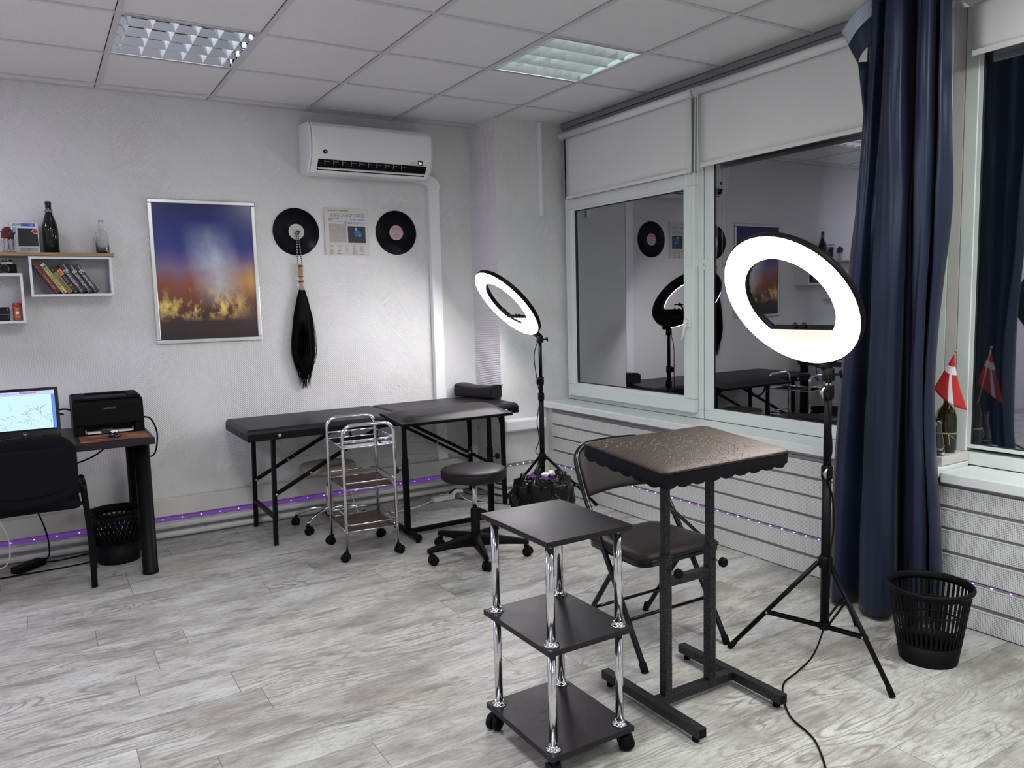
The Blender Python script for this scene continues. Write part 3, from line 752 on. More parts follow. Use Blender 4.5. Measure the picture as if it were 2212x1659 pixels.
def record(x, z, lab, label, txt):
    t = thing('vinyl_record', label, 'record', (x, YB - .004, z), group='records on the wall')
    MB().lathe([(.004, 0), (.150, 0), (.1515, .001), (.150, .0025), (.055, .0025), (.054, .0020), (.004, .0020)], (x, YB - .003, z), 64, (0, -1, 0)).build('disc', M['vinyl'], t)
    MB().cyl((x, YB - .004, z), (x, YB - .0062, z), .0505, 40).build('centre_label', M[lab], t)
    m = MB()
    for k in range(4): m.box((x - .030 + .004 * k, YB - .0066, z - .014 - .006 * k), (x + .030 - .004 * k, YB - .0062, z - .0125 - .006 * k))
    m.box((x - .048, YB - .0066, z + .012), (x + .048, YB - .0062, z + .0130)); m.cyl((x, YB - .0062, z), (x, YB - .0068, z), .0035, 12)
    m.build('label_print', M['inkgrey'], t)
    if txt: text_mesh('label_lettering', txt, .016, M['inkgrey'], t, on_back(x, YB - .0064, z + .022), align='CENTER')
    return t
record(1.498, 1.866, 'lab_w', 'black vinyl record with pale grey centre, braided cord hanging from it', None)
record(2.195, 1.876, 'lab_p', 'black vinyl record with pink centre, right of the printed sleeve', 'МЕЛОДИЯ')
t = thing('record_sleeve', 'printed white record sleeve with blue title between the two records', 'record sleeve', (1.687, YB, 1.717))
sx0, sx1, sz0, sz1 = 1.686, 1.990, 1.717, 2.027; ys = YB - .010
MB().box((sx0, ys, sz0), (sx1, YB - .001, sz1)).build('card', M['sleeve'], t, bevel=.001)
yf = ys - .0004
def sl(name, body, size, mat, u, v, al='LEFT', sx=1.0, sh=0.0): text_mesh(name, body, size, mat, t, on_back(sx0 + u, yf, sz1 - v), .0002, al, True, sx, sh)
sl('sleeve_heading', 'МАДОННА • MADONNA', .0125, M['ink'], .025, .020)
sl('sleeve_title', 'АЛЕКСАНДР СЕРОВ', .031, M['blueink'], .277, .058, 'RIGHT', .78, .3)
sl('sleeve_subtitle', 'поёт песни', .019, M['blueink'], .277, .078, 'RIGHT', 1, .3)
sl('sleeve_subtitle', 'Игоря Крутого', .023, M['blueink'], .277, .102, 'RIGHT', .9, .3)
sl('sleeve_credit', 'ALEXANDER SEROV\nSINGS\nSONGS BY IGOR KRUTOY', .0085, M['ink'], .028, .072)
m = MB(); random.seed(3)
for k in range(34):
    z = sz1 - .105 - k * .0036; x = sx0 + .030
    while x < sx0 + .146:
        w = random.uniform(.003, .012); m.box((x, yf - .0002, z), (min(x + w, sx0 + .148), yf + .0004, z + .0016)); x += w + .002
for c in range(5):
    for k in range(14):
        if random.random() < .2: continue
        z = sz1 - .245 - k * .0044; x = sx0 + .030 + c * .052; m.box((x, yf - .0002, z), (x + random.uniform(.012, .034), yf + .0004, z + .0016)); 
for z in (.236, .312 - .012): m.box((sx0 + .028, yf - .0002, sz1 - z), (sx1 - .022, yf + .0004, sz1 - z + .0008))
m.build('fine_print', M['inkgrey'], t)
m = MB(); m.box((sx0 + .158, yf - .0002, sz1 - .226), (sx0 + .281, yf + .0004, sz1 - .116)); m.build('photo_panel', M['photo'], t)
m = MB(); m.prism([(sx0 + .205, yf - .0004, sz1 - .180), (sx0 + .200, yf - .0004, sz1 - .158), (sx0 + .212, yf - .0004, sz1 - .142), (sx0 + .232, yf - .0004, sz1 - .140), (sx0 + .250, yf - .0004, sz1 - .150), (sx0 + .256, yf - .0004, sz1 - .178), (sx0 + .245, yf - .0004, sz1 - .184)], (0, .0004, 0)); m.build('photo_jacket', M['blueink'], t)
m = MB(); m.cyl((sx0 + .214, yf - .0005, sz1 - .134), (sx0 + .214, yf, sz1 - .134), .009, 16); m.cyl((sx0 + .242, yf - .0006, sz1 - .180), (sx0 + .242, yf, sz1 - .180), .006, 12); m.build('photo_face', M['skin_ink'], t)

# horsehair whisk
t = thing('horsehair_whisk', 'long black horsehair whisk with turned wooden handle hanging by braided cord', 'whisk', (1.505, YB - .03, .87))
yw = YB - .028
for s_ in (-1, 1):
    p = smooth_path([(1.502 + s_ * .004, YB - .012, 1.866), (1.502 + s_ * .008, YB - .016, 1.80), (1.504 + s_ * .012, YB - .020, 1.70), (1.506 + s_ * .014, yw, 1.640)], 6)
    MB().tube(p, .0034, 7).build('cord', M['cord_bw'], t)
    m = MB()
    for i in range(1, len(p) - 1): m.lathe([(.0042, -.0022), (.0044, 0), (.0042, .0022)], p[i], 7, (.4, 0, 1))
    m.build('cord_fleck', M['paper'], t)
MB().tube(smooth_path([(1.49, YB - .012, 1.85), (1.502, YB - .016, 1.872), (1.515, YB - .012, 1.862), (1.503, YB - .02, 1.85), (1.520, YB - .014, 1.870)], 5), .0036, 7).build('knot', M['cord_bw'], t)
MB().lathe([(.010, 0), (.017, .004), (.0165, .012), (.012, .035), (.0115, .048), (.016, .052), (.0165, .062), (.012, .068), (.010, .074), (.014, .082), (.016, .130), (.0145, .140), (.012, .146), (.0165, .150), (.017, .160), (.010, .166)], (1.506, yw, 1.488), 20).build('handle', M['turned'], t)
m = MB(); m.lathe([(.0172, .053), (.0178, .057), (.0172, .061)], (1.506, yw, 1.488), 20); m.lathe([(.0145, .086), (.0152, .089), (.0150, .092)], (1.506, yw, 1.488), 20); m.lathe([(.0178, .151), (.0182, .155), (.0178, .159)], (1.506, yw, 1.488), 20); m.build('handle_band', M['redbrown'], t)
random.seed(11); m = MB()
def hairrad(s_):  # half width along the length
    K = [(0, .018), (.12, .040), (.3, .062), (.5, .078), (.68, .082), (.82, .062), (.92, .042), (1, .03)]
    for (a, ra), (b, rb) in zip(K, K[1:]):
        if s_ <= b: return ra + (rb - ra) * (s_ - a) / (b - a)
    return .03
for k in range(620):
    a = random.uniform(0, 2 * PI); q = math.sqrt(random.random()) ; ln = random.uniform(.80, 1.0) * .59 if k > 60 else random.uniform(.98, 1.07) * .61
    pts = []; ph = random.uniform(0, 6); wv = random.uniform(0, .006) + (.012 if random.random() < .08 else 0)
    for i in range(11):
        s_ = i / 10; r_ = hairrad(min(1, s_ * ln / .60)) * q
        x = 1.506 + r_ * math.cos(a) + wv * math.sin(ph + 4 * s_) * s_ - .010 * s_; y = yw - .004 + r_ * .32 * math.sin(a)
        pts.append((x, min(y, YB - .002), 1.492 - ln * s_))
    m.tube(pts, .0016, 3, rs=[.0021 * (1 - .5 * i / 10) for i in range(11)])
m.lathe([(.014, .0), (.020, -.03), (.034, -.10), (.044, -.2), (.052, -.32), (.046, -.43), (.02, -.50)], (1.504, yw - .002, 1.49), 18)
for v in m.bm.verts:
    if abs(v.co.y - yw) > .022: v.co.y = yw + (.022 if v.co.y > yw else -.022)
m.build('horsehair', M['hair'], t)

# ------------------------------------------------------------------ shelves and what stands on them
t = thing('wall_shelf', 'oak plank shelf fixed to the back wall above the box shelves', 'shelf', (.1, YB, 1.688))
MB().box((-.75, 4.93, 1.688), (.418, YB - .001, 1.708)).build('plank', M['oak'], t, bevel=.003)
def box_shelf(x0, x1, z0, z1, label, y0=4.935):
    t = thing('box_shelf', label, 'shelf', ((x0 + x1) / 2, YB, z0), group='white box shelves'); w = .013
    m = MB(); m.box((x0, y0, z0), (x1, YB - .001, z0 + w)); m.box((x0, y0, z1 - w), (x1, YB - .001, z1)); m.box((x0, y0, z0 + w), (x0 + w, YB - .001, z1 - w)); m.box((x1 - w, y0, z0 + w), (x1, YB - .001, z1 - w))
    m.build('shelf_frame', M['shelfwhite'], t, bevel=.001)
box_shelf(.004, .402, 1.471, 1.687, 'white box shelf holding the row of leaning books')
box_shelf(-.44, -.029, 1.332, 1.597, 'lower white box shelf at the left edge holding jars')
# books: lean to the left; spine towards -y
def book(xb, th, ln, ang, cover, name, label, dep=.13):
    zb = 1.4845; a = math.radians(ang)   # lean from vertical, to the left
    t = thing('book', label, 'book', (xb, 4.955, zb), group='books leaning in the box shelf')
    t.rotation_euler = (0, -a, 0)
    bz = 0.0
    m = MB(); m.box((0, 0, bz), (th, .004, bz + ln)); m.box((0, .004, bz), (.002, dep, bz + ln)); m.box((th - .002, .004, bz), (th, dep, bz + ln)); m.build('cover', M[cover], t, world=False, bevel=.0008)
    MB().box((.002, .004, bz + .003), (th - .002, dep - .004, bz + ln - .003)).build('pages', M['paper'], t, world=False)
    return t
def spine_text(t, body, size, mat, x, z, up=False):
    mt = Matrix.Translation((x, -.0006, z)) @ RX90 @ Matrix.Rotation(-PI / 2, 4, 'Z'); text_mesh('spine_lettering', body, size, mat, t, mt, .0002, world=False)
def mark(t, mat, x0, x1, z0, z1, nm='spine_print', d=.0006):
    MB().box((x0, -d, z0), (x1, .0002, z1)).build(nm, M[mat], t, world=False)
A_ = 32
b = book(.118, .0295, .189, A_, 'bk_maroon', 'm', 'maroon hardback with gold marks, leftmost of the leaning books')
mark(b, 'gold', .006, .016, .183, .184); mark(b, 'gold', .006, .008, .160, .168); mark(b, 'gold', .011, .013, .158, .166); mark(b, 'gold', .006, .016, .140, .141); mark(b, 'gold', .010, .0115, .128, .139)
spine_text(b, 'Кровавый закат', .0125, M['gold'], .010, .118)
b = book(.154, .0215, .186, A_, 'bk_yellow', 'y', 'yellow book with heavy black lettering, second among the leaning books')
mark(b, 'blueink', .002, .0195, .160, .174); mark(b, 'ink', .001, .0135, .158, .160)
spine_text(b, 'БУКОВСКИ', .021, M['ink'], .004, .155); mark(b, 'ink', .002, .013, .006, .008); mark(b, 'ink', .0065, .0085, .004, .016)
spine_text(b, 'ХЛЕБ С ВЕТЧИНОЙ', .0065, M['ink'], .005, .070)
b = book(.181, .0235, .163, A_, 'bk_tan', 'tan', 'tan book with black capped spine between the yellow and orange-labelled books')
mark(b, 'bk_black', 0, .0235, .131, .163, d=.0003); mark(b, 'whiteink', .008, .0125, .144, .149)
spine_text(b, 'ТЫСЯЧЕЛИКИЙ ГЕРОЙ', .0095, M['ink'], .008, .098); mark(b, 'inkgrey', .008, .0095, .108, .126); mark(b, 'whiteink', .008, .011, .010, .014)
b = book(.210, .0225, .152, A_, 'bk_black', 'bl', 'black book with orange labels on its spine, among the leaning books')
mark(b, 'orange', .001, .0215, .115, .150); mark(b, 'orange', .004, .0165, .046, .053); mark(b, 'ink', .006, .008, .126, .138, d=.0009); mark(b, 'ink', .011, .013, .122, .142, d=.0009)
mark(b, 'greyink', .006, .0075, .062, .108); mark(b, 'greyink', .0115, .013, .068, .108); mark(b, 'greyink', .009, .010, .018, .042); mark(b, 'whiteink', .008, .011, .008, .012)
for xb, th, cov, ttl, lb_, ln in ((.238, .0305, 'bk_brown', 'Москва 2042', 'plum brown book by the same author, left of its two matching neighbours', .186), (.276, .0260, 'bk_slate', 'Замысел', 'slate grey book, middle one of the three matching dark books', .180), (.309, .0260, 'bk_navy', 'Шапка', 'navy book, rightmost of the leaning books', .181)):
    b = book(xb, th, ln, A_, cov, 'v', lb_)
    spine_text(b, 'Владимир', .0085, M['whiteink'], th - .010, ln - .010); spine_text(b, 'В', .030, M['whiteink'], .003, ln - .036)
    spine_text(b, 'ОЙНОВИЧ', .0175, M['whiteink'], .005, ln - .057); mark(b, 'greyink', 0, th, ln - .126, ln - .1252); mark(b, 'greyink', 0, th, ln - .166, ln - .1652)
    spine_text(b, ttl, .0085, M['whiteink'], .010, ln - .129); mark(b, 'greyink', .007, .011, .010, .015)

zt = 1.709
# dark bottle
t = thing('wine_bottle', 'tall black green wine bottle with wire collar on the oak shelf', 'bottle', (.118, 5.0, zt))
MB().lathe([(.030, 0), (.0385, .004), (.0385, .125), (.036, .150), (.026, .185), (.0165, .215), (.0145, .235), (.0145, .262), (.016, .266), (.016, .274), (.012, .277)], (.118, 5.0, zt), 30).build('glass_body', M['bottle_d'], t)
m = MB()
for k in range(3): m.tube([(.118 + .0175 * math.cos(a), 5.0 + .0175 * math.sin(a), zt + .222 + .005 * k + .003 * math.sin(3 * a + k)) for a in [2 * PI * i / 16 for i in range(16)]], .0016, 5, closed=True)
m.tube([(.134, 4.99, zt + .225), (.139, 4.985, zt + .21), (.134, 4.985, zt + .20)], .0016, 5); m.build('wire_collar', M['silver'], t)
# clear bottle
t = thing('clear_bottle', 'clear glass round-shouldered bottle at the right end of the oak shelf', 'bottle', (.367, 5.0, zt))
MB().lathe([(.001, .003), (.032, .003), (.034, .008), (.034, .095), (.030, .115), (.020, .130), (.0115, .138), (.0105, .150), (.0105, .170), (.0125, .173), (.0125, .184), (.0100, .184), (.0085, .170), (.0085, .140), (.017, .127), (.027, .112), (.0315, .094), (.0315, .010), (.001, .007)], (.367, 5.0, zt - .003 + .001), 30, cap=False).build('glass_body', M['clear'], t)
# figure carton
t = thing('display_carton', 'white display carton with blue header and red diamond sticker on the oak shelf', 'box', (-.002, 5.0, zt))
cx0, cx1, cyf, cz1 = -.062, .062, 4.992, zt + .162
MB().box((cx0, cyf, zt), (cx1, 5.085, cz1)).build('carton', M['carton'], t, bevel=.001)
MB().box((cx0 + .028, cyf - .0006, zt + .034), (cx1 - .004, cyf, zt + .130)).build('carton_window', M['window_dark'], t)
MB().box((cx0 + .046, cyf - .0008, cz1 - .022), (cx1 - .014, cyf, cz1 - .006)).build('blue_header', M['carton_blue'], t)
MB().box((cx0 + .006, cyf - .0005, zt + .095), (cx0 + .022, cyf, cz1 - .028)).build('blue_corner', M['carton_cyan'], t)
MB().box((cx0 + .036, cyf - .0008, zt + .008), (cx1 - .008, cyf, zt + .026)).build('beige_panel', M['carton_beige'], t)
text_mesh('header_lettering', 'POP!', .019, M['redbrown'], t, on_back(cx0 + .006, cyf - .001, cz1 - .021)); 
text_mesh('header_digits', '187', .012, M['whiteink'], t, on_back(cx1 - .038, cyf - .0012, cz1 - .0185))
text_mesh('panel_lettering', 'SAI', .010, M['ink'], t, on_back(cx0 + .070, cyf - .0012, zt + .017))
dmt = Matrix.Translation((cx1 - .016, cyf - .001, zt + .115)) @ Matrix.Rotation(PI / 4, 4, 'Y')
MB().box((-.0125, -.0006, -.0125), (.0125, 0, .0125), dmt).build('sticker_border', M['paper'], t); MB().box((-.0105, -.0012, -.0105), (.0105, -.0006, .0105), dmt).build('sticker', M['red'], t)
# rose in a glass
t = thing('glass_tumbler', 'faceted glass tumbler holding the dried rose at the left shelf end', 'glass', (-.078, 4.955, zt))
MB().lathe([(.001, .002), (.026, .002), (.028, .006), (.031, .070), (.0285, .070), (.0255, .010), (.001, .008)], (-.078, 4.955, zt - .001), 8, smooth=False, cap=False).build('glass_wall', M['clear'], t)
t = thing('dried_rose', 'dark red dried rose standing in the glass tumbler', 'flower', (-.078, 4.955, zt + .012))
random.seed(5)
MB().tube([(-.078, 4.955, zt + .012), (-.079, 4.954, zt + .05), (-.080, 4.95, zt + .085)], .0022, 6).build('stem', M['redbrown'], t)
m = MB()
for k in range(22):
    a = k * 2.4; r_ = .006 + .0012 * k; zz = zt + .118 - .0013 * k
    c = Vector((-.080 + r_ * math.cos(a), 4.95 + r_ * math.sin(a), zz)); wd = .013 + .0004 * k
    nrm = Vector((math.cos(a), math.sin(a), .15)).normalized(); tn = Vector((-math.sin(a), math.cos(a), 0)); upd = nrm.cross(tn) * -1
    def pet(u, v, c=c, nrm=nrm, tn=tn, wd=wd, r_=r_):
        uu = (u - .5) * 2; return c + tn * (uu * wd * (.5 + .5 * math.sin(PI * min(v + .15, 1)))) + Vector((0, 0, 1)) * ((v - .6) * .034) + nrm * (-.008 * uu * uu + .010 * v * v - .004) + Vector((random.uniform(-.001, .001),) * 3)
    m.grid(pet, 6, 5)
m.build('petals', M['rose'], t, solid=.0012)
m = MB()
for k in range(5):
    a = k * 1.3; m.tube([(-.080, 4.95, zt + .092), (-.080 + .014 * math.cos(a), 4.95 + .014 * math.sin(a), zt + .082), (-.080 + .018 * math.cos(a), 4.95 + .018 * math.sin(a), zt + .062)], .003, 5, rs=[.003, .004, .0008])
m.build('sepals', M['rose'], t)
# camera on the lower shelf
t = thing('film_camera', 'old black film camera with chrome top on the lower box shelf', 'camera', (-.085, 5.0, 1.598))
MB().box((-.150, 4.975, 1.5985), (-.052, 5.015, 1.646)).build('body', M['black'], t, bevel=.005)
MB().box((-.120, 4.978, 1.6465), (-.068, 5.012, 1.660)).build('viewfinder_hump', M['silver'], t, bevel=.003)
m = MB(); m.lathe([(.021, 0), (.021, .014), (.018, .020), (.016, .020), (.015, .012)], (-.108, 4.9745, 1.622), 24, (0, -1, 0)); m.build('lens_barrel', M['black_g'], t); 
MB().lathe([(.022, 0), (.0232, .002), (.022, .004)], (-.108, 4.9745, 1.622), 24, (0, -1, 0)).build('lens_ring', M['silver'], t)
m = MB()
for x, r_, h in ((-.078, .006, .010), (-.098, .005, .006), (-.112, .006, .008)): m.cyl((x, 4.995, 1.6605), (x, 4.995, 1.6605 + h), r_, 14)
m.build('dial', M['black'], t)
# jars in lower shelf
t = thing('red_capped_jar', 'jar with red cap and coppery label in the lower box shelf', 'jar', (-.067, 5.0, 1.346))
MB().lathe([(.020, 0), (.0215, .003), (.0215, .070), (.020, .074)], (-.067, 5.0, 1.346), 26).build('jar_body', M['copper'], t)
MB().lathe([(.0225, .075), (.0228, .077), (.0228, .092), (.021, .095)], (-.067, 5.0, 1.346), 26).build('cap', M['redcap'], t)
m = MB(); m.cyl((-.068, 4.9788, 1.388), (-.068, 4.9782, 1.388), .008, 18); m.box((-.079, 4.9805, 1.364), (-.056, 4.9785, 1.3675)); m.build('label_patch', M['paper'], t)
t = thing('black_tin', 'black tin with thin pale lines left of the red-capped jar', 'tin', (-.125, 5.0, 1.346))
MB().box((-.150, 4.978, 1.346), (-.102, 5.02, 1.420)).build('tin_body', M['black_g'], t, bevel=.002)
m = MB(); m.box((-.150, 4.9774, 1.380), (-.102, 4.978, 1.381)); m.box((-.110, 4.9774, 1.360), (-.109, 4.978, 1.378)); m.box((-.112, 4.9774, 1.400), (-.110, 4.978, 1.412)); m.build('pale_lines', M['greyink'], t)

# ------------------------------------------------------------------ desk corner
t = thing('computer_desk', 'black desk with round legs at the left edge carrying laptop and printer', 'desk', (-.1, 4.64, 0))
MB().box((-.72, 4.298, .706), (.484, 4.985, .740)).build('desktop', M['board'], t, bevel=.002)
for x, y in ((.432, 4.440), (.435, 4.945), (-.66, 4.40), (-.66, 4.935)):
    l_ = MB().lathe([(.040, 0), (.041, .012), (.038, .014), (.038, .705)], (x, y, 0), 26).build('leg', M['black_m'], t)
o = MB().box((.155, 4.325, .7405), (.462, 4.560, .7435)).build('mouse_mat', M['mousepad'], bevel=.001); recenter(tag(o, 'glossy brown and red printed mat along the desk front', 'mat'))
# printer
t = thing('laser_printer', 'black laser printer with paper tray on the desk', 'printer', (.303, 4.78, .7405))
m = MB(); m.prism([(.138, 4.60, .790), (.138, 4.60, .905), (.138, 4.615, .918), (.138, 4.95, .928), (.138, 4.965, .920), (.138, 4.965, .742), (.138, 4.66, .742), (.138, 4.66, .785)], (.334, 0, 0)); m.build('body', M['black'], t, bevel=.004)
m = MB(); m.box((.146, 4.63, .9235), (.205, 4.93, .934)); m.box((.408, 4.63, .9235), (.464, 4.93, .934)); m.box((.205, 4.875, .925), (.408, 4.93, .934)); m.box((.146, 4.615, .9205), (.464, 4.632, .932)); m.build('top_lid', M['meshback'], t, bevel=.004)
MB().box((.206, 4.633, .9195), (.407, 4.874, .9245)).build('output_slot', M['ink'], t)
for xa, xb in ((.138, .182), (.426, .472)): MB().box((xa, 4.5995, .742), (xb, 4.66, .788)).build('front_foot', M['black'], t, bevel=.003)
MB().box((.186, 4.580, .744), (.420, 4.70, .748)).build('paper_tray', M['black'], t)
for x in (.1895, .412): MB().box((x, 4.60, .748), (x + .005, 4.66, .768)).build('paper_guide', M['silver'], t)
MB().box((.197, 4.575, .7485), (.410, 4.655, .7525)).build('paper_stack', M['paper'], t)
text_mesh('maker_lettering', 'SAMSUNG', .0125, M['greyink'], t, on_back(.281, 4.5995, .872), .0003)
t = thing('webcam_stand', 'small dark blue gadget lying on the printer tray', 'gadget', (.287, 4.562, .7435))
MB().box((.262, 4.562, .7440), (.318, 4.600, .772)).build('casing', M['bk_slate'], t, bevel=.007, bseg=3)
t = thing('computer_mouse', 'black computer mouse with white and red patch on the mat', 'mouse', (.305, 4.45, .744))
def mouse(u, v):
    a = u * 2 * PI; b_ = v * PI / 2; return Vector((.313 + .029 * math.cos(a) * math.cos(b_), 4.45 + .048 * math.sin(a) * math.cos(b_), .744 + .032 * math.sin(b_) ** .8))
MB().grid(mouse, 22, 8, closeu=True).build('shell', M['black_g'], t, merge=.0005)
m = MB()
def patch(u, v):
    a = u * 2 * PI; r_ = v * (.018 + .002 * math.sin(5 * a)); x = r_ * math.cos(a); y = r_ * 1.3 * math.sin(a) - .012
    zz = math.sqrt(max(0, 1 - (x / .029) ** 2 - (y / .048) ** 2)); return Vector((.313 + x, 4.45 + y, .7455 + .032 * zz ** .8))
MB().grid(patch, 22, 6, closeu=True).build('white_patch', M['paper'], t)
# laptop
t = thing('laptop', 'open laptop showing a thin line drawing on its blue screen', 'laptop', (-.11, 4.5, .7405))
MB().box((-.300, 4.345, .7410), (.082, 4.590, .762)).build('keyboard_base', M['black'], t, bevel=.004)
m = MB()
for r_ in range(5):
    for c in range(16): m.box((-.285 + c * .0215, 4.49 + .018 * r_ - .03, .762), (-.268 + c * .0215, 4.504 + .018 * r_ - .03, .7635))
m.build('keys', M['black_g'], t)
lt = math.radians(-14)
LM = Matrix.Translation((-.109, 4.588, .764)) @ Matrix.Rotation(lt, 4, 'X')
MB().box((-.191, 0, 0), (.191, .008, .248), LM).build('lid', M['black_g'], t, bevel=.003)
MB().box((-.174, -.0008, .030), (.174, 0, .232), LM).build('screen', M['screen'], t)
MB().box((-.174, -.0014, .212), (.174, -.0008, .232), LM).build('screen_toolbar', M['screen_bar'], t)
MB().box((.158, -.0014, .034), (.174, -.0008, .212), LM).build('screen_sidebar', M['screen_side'], t)
MB().box((-.174, -.0014, .0295), (.174, -.0008, .0375), LM).build('taskbar', M['ink'], t)
random.seed(21); m = MB()
for k in range(26):
    x = random.uniform(-.12, .135); z = .115 + random.gauss(0, .012) + (.03 if random.random() < .3 else 0) - (.05 if random.random() < .25 else 0); pts = []; a = random.uniform(-.6, .6)
    for i in range(12):
        pts.append(LM @ Vector((x, -.0016, z))); a += random.uniform(-.75, .75); x += .0042 * math.cos(a); z += .0042 * math.sin(a); x = min(x, .15)
    m.tube(pts, .0005, 4)
m.build('line_drawing', M['ink'], t)
m = MB()
for k in range(14):
    for r_ in range(2): m.box((.022 + k * .0052, -.0022, .221 + r_ * .005), (.026 + k * .0052, -.0014, .2245 + r_ * .005), LM)
m.build('colour_swatches', M['red'], t)
m = MB()
for k in range(20): m.box((-.12 + k * .0065, -.0022, .218 + (k % 3) * .003), (-.117 + k * .0065, -.0014, .221 + (k % 3) * .003), LM)
m.build('toolbar_icons', M['blueink'], t)
text_mesh('maker_badge', 'hp', .013, M['silver'], t, LM @ Matrix.Translation((.026, -.0012, .010)) @ RX90, .0003)
MB().lathe([(.0095, 0), (.0105, .0006), (.0095, .0012)], LM @ Vector((.0335, -.0002, .0145)), 20, LM.to_3x3() @ Vector((0, -1, 0)), cap=False).build('badge_ring', M['silver'], t)
# visitor chair in front of the desk
t = thing('office_chair', 'black visitor chair seen from behind, tucked up to the desk', 'chair', (-.08, 4.45, 0))
def cb(u, v):
    x = -.30 + (.43 + 0) * u; uu = (u - .5) * 2
    top = .815 - .010 * uu * uu - .075 * max(0, abs(uu) - .74) ** 1.6 * 7; bot = .485 + .045 * uu * uu
    z = bot + (top - bot) * v; k = min(1.0, 1.06 - .10 * abs(v - .5))
    return Vector((-.085 + (x + .085) * k, 4.235 - .055 * (1 - uu * uu) - .10 * (z - .5), z))
MB().grid(cb, 20, 14).build('backrest', M['meshback'], t, solid=.022, sub=1)
MB().grid(lambda u, v: cb(.12 + .76 * u, .14 + .7 * v) + Vector((0, -.014, 0)), 14, 8).build('back_panel', M['ink'], t, solid=.004, sub=1)
m = MB()
def seatf(u, v): return Vector((-.305 + .44 * u, 4.26 + .42 * v, .455 + .008 * math.sin(PI * u) * math.sin(PI * v)))
m.grid(seatf, 10, 10); m.build('seat', M['meshback'], t, solid=.045, sub=1)
for s_, nm in ((1, 1), (-1, -1)):
    x = .165 if s_ > 0 else -.335; xi = .150 if s_ > 0 else -.320
    MB().tube(smooth_path([(x, 4.371, .0), (x + .0, 4.36, .25), (xi, 4.29, .50), (xi, 4.30, .535), (xi, 4.36, .54)], 6), .0145, 12).build('leg', M['black_m'], t)
    MB().tube(smooth_path([(x + .02 * s_, 4.70, .0), (x + .008 * s_, 4.64, .25), (xi, 4.50, .525), (xi, 4.44, .54), (xi, 4.35, .54)], 6), .0145, 12).build('leg', M['black_m'], t)
    MB().tube([(xi, 4.33, .54), (xi - .03 * s_, 4.25, .52), (xi - .05 * s_, 4.235, .60)], .011, 10).build('back_bracket', M['black_m'], t)
    MB().tube([(xi, 4.36, .44), (xi - .06 * s_, 4.36, .44)], .010, 8).build('seat_bracket', M['black_m'], t)
# waste bin under the desk
def rimmed_bin(name, label, c, rt, rb, h, kind):
    t = thing(name, label, 'waste bin', (c[0], c[1], 0), group='black plastic waste bins')
    R = lambda z: rb + (rt - rb) * z / h
    if kind == 'slot':
        bands = [(0, .075), (.140, .147), (.196, .203), (.262, h)]
    else: bands = [(0, .115), (.245, h)]
    m = MB()
    for a, b_ in bands: m.lathe([(R(a), a), (R(b_), b_), (R(b_) - .0025, b_), (R(a) - .0025, a), (R(a), a)], (c[0], c[1], 0.0005), 56, cap=False)
    m.lathe([(.002, .001), (R(0), .001), (R(0), .004), (.002, .004)], (c[0], c[1], .0005), 40)
    m.build('bin_wall', M['black'], t)
    if kind == 'slot':
        m = MB(); n = 44
        for (a, b_) in ((.073, .142), (.145, .198), (.201, .264)):
            for k in range(n):
                an = 2 * PI * k / n; an2 = 2 * PI * (k + .5) / n
                vs = []
                for z, aa in ((a, an), (a, an2), (b_, an2), (b_, an)):
                    vs.append(Vector((c[0] + R(z) * math.cos(aa), c[1] + R(z) * math.sin(aa), z)))
                vi = [Vector((c[0] + (v.x - c[0]) * .982, c[1] + (v.y - c[1]) * .982, v.z)) for v in vs]
                m._q(vs + vi, [(0, 1, 2, 3), (7, 6, 5, 4), (0, 3, 7, 4), (1, 5, 6, 2)])
        ob = m.build('slotted_ribs', M['black'], t)
    else:
        m = MB(); n = 30
        for s_ in (-1, 1):
            for k in range(n):
                pts = [(c[0] + R(z) * math.cos(2 * PI * k / n + s_ * 3.2 * (z - .11)), c[1] + R(z) * math.sin(2 * PI * k / n + s_ * 3.2 * (z - .11)), z) for z in [.112 + .135 * i / 8 for i in range(9)]]
                m.tube(pts, .0046, 4)
        m.build('diamond_lattice', M['black'], t)
    MB().lathe([(R(h) - .004, h - .004), (R(h) + .005, h - .010), (R(h) + .009, h - .002), (R(h) + .006, h + .006), (R(h) - .002, h + .006), (R(h) - .004, h - .004)], (c[0], c[1], 0), 56, cap=False).build('rim', M['black'], t)
rimmed_bin('waste_bin', 'black diamond-mesh waste bin under the desk behind its leg', (.312, 4.790), .130, .108, .285, 'mesh')
rimmed_bin('waste_bin', 'black slotted waste bin at the lower right beside the curtain', (2.785, 1.605), .142, .100, .285, 'slot')
# power brick, cables
t = thing('power_adapter', 'black laptop power brick lying on the floor at the left edge', 'power adapter', (-.10, 4.93, 0))
mt = Matrix.Translation((-.12, 4.90, .0)) @ Matrix.Rotation(.75, 4, 'Z')
MB().box((-.085, -.032, .001), (.085, .032, .036), mt).build('brick', M['black'], t, bevel=.004)
MB().tube(smooth_path([(-.055, 4.955, .018), (-.02, 4.93, .06), (-.03, 4.86, .22), (-.10, 4.80, .45), (-.22, 4.75, .70)], 8), .004, 8).build('lead', M['rubber'], t)
MB().tube(smooth_path([(-.06, 4.96, .012), (.02, 4.96, .005), (.22, 5.00, .005), (.34, 4.99, .005), (.33, 4.93, .005), (.20, 4.83, .005), (0, 4.80, .005), (-.3, 4.80, .005)], 10), .004, 8).build('lead', M['rubber'], t)
o = MB().tube(smooth_path([(-.24, 4.93, .30), (-.20, 4.95, .15), (-.22, 4.96, .03), (-.30, 4.97, .006), (-.5, 4.98, .006)], 8), .004, 8).build('white_cable', M['white']); recenter(tag(o, 'white cable hanging to the floor at the left edge', 'cable'))
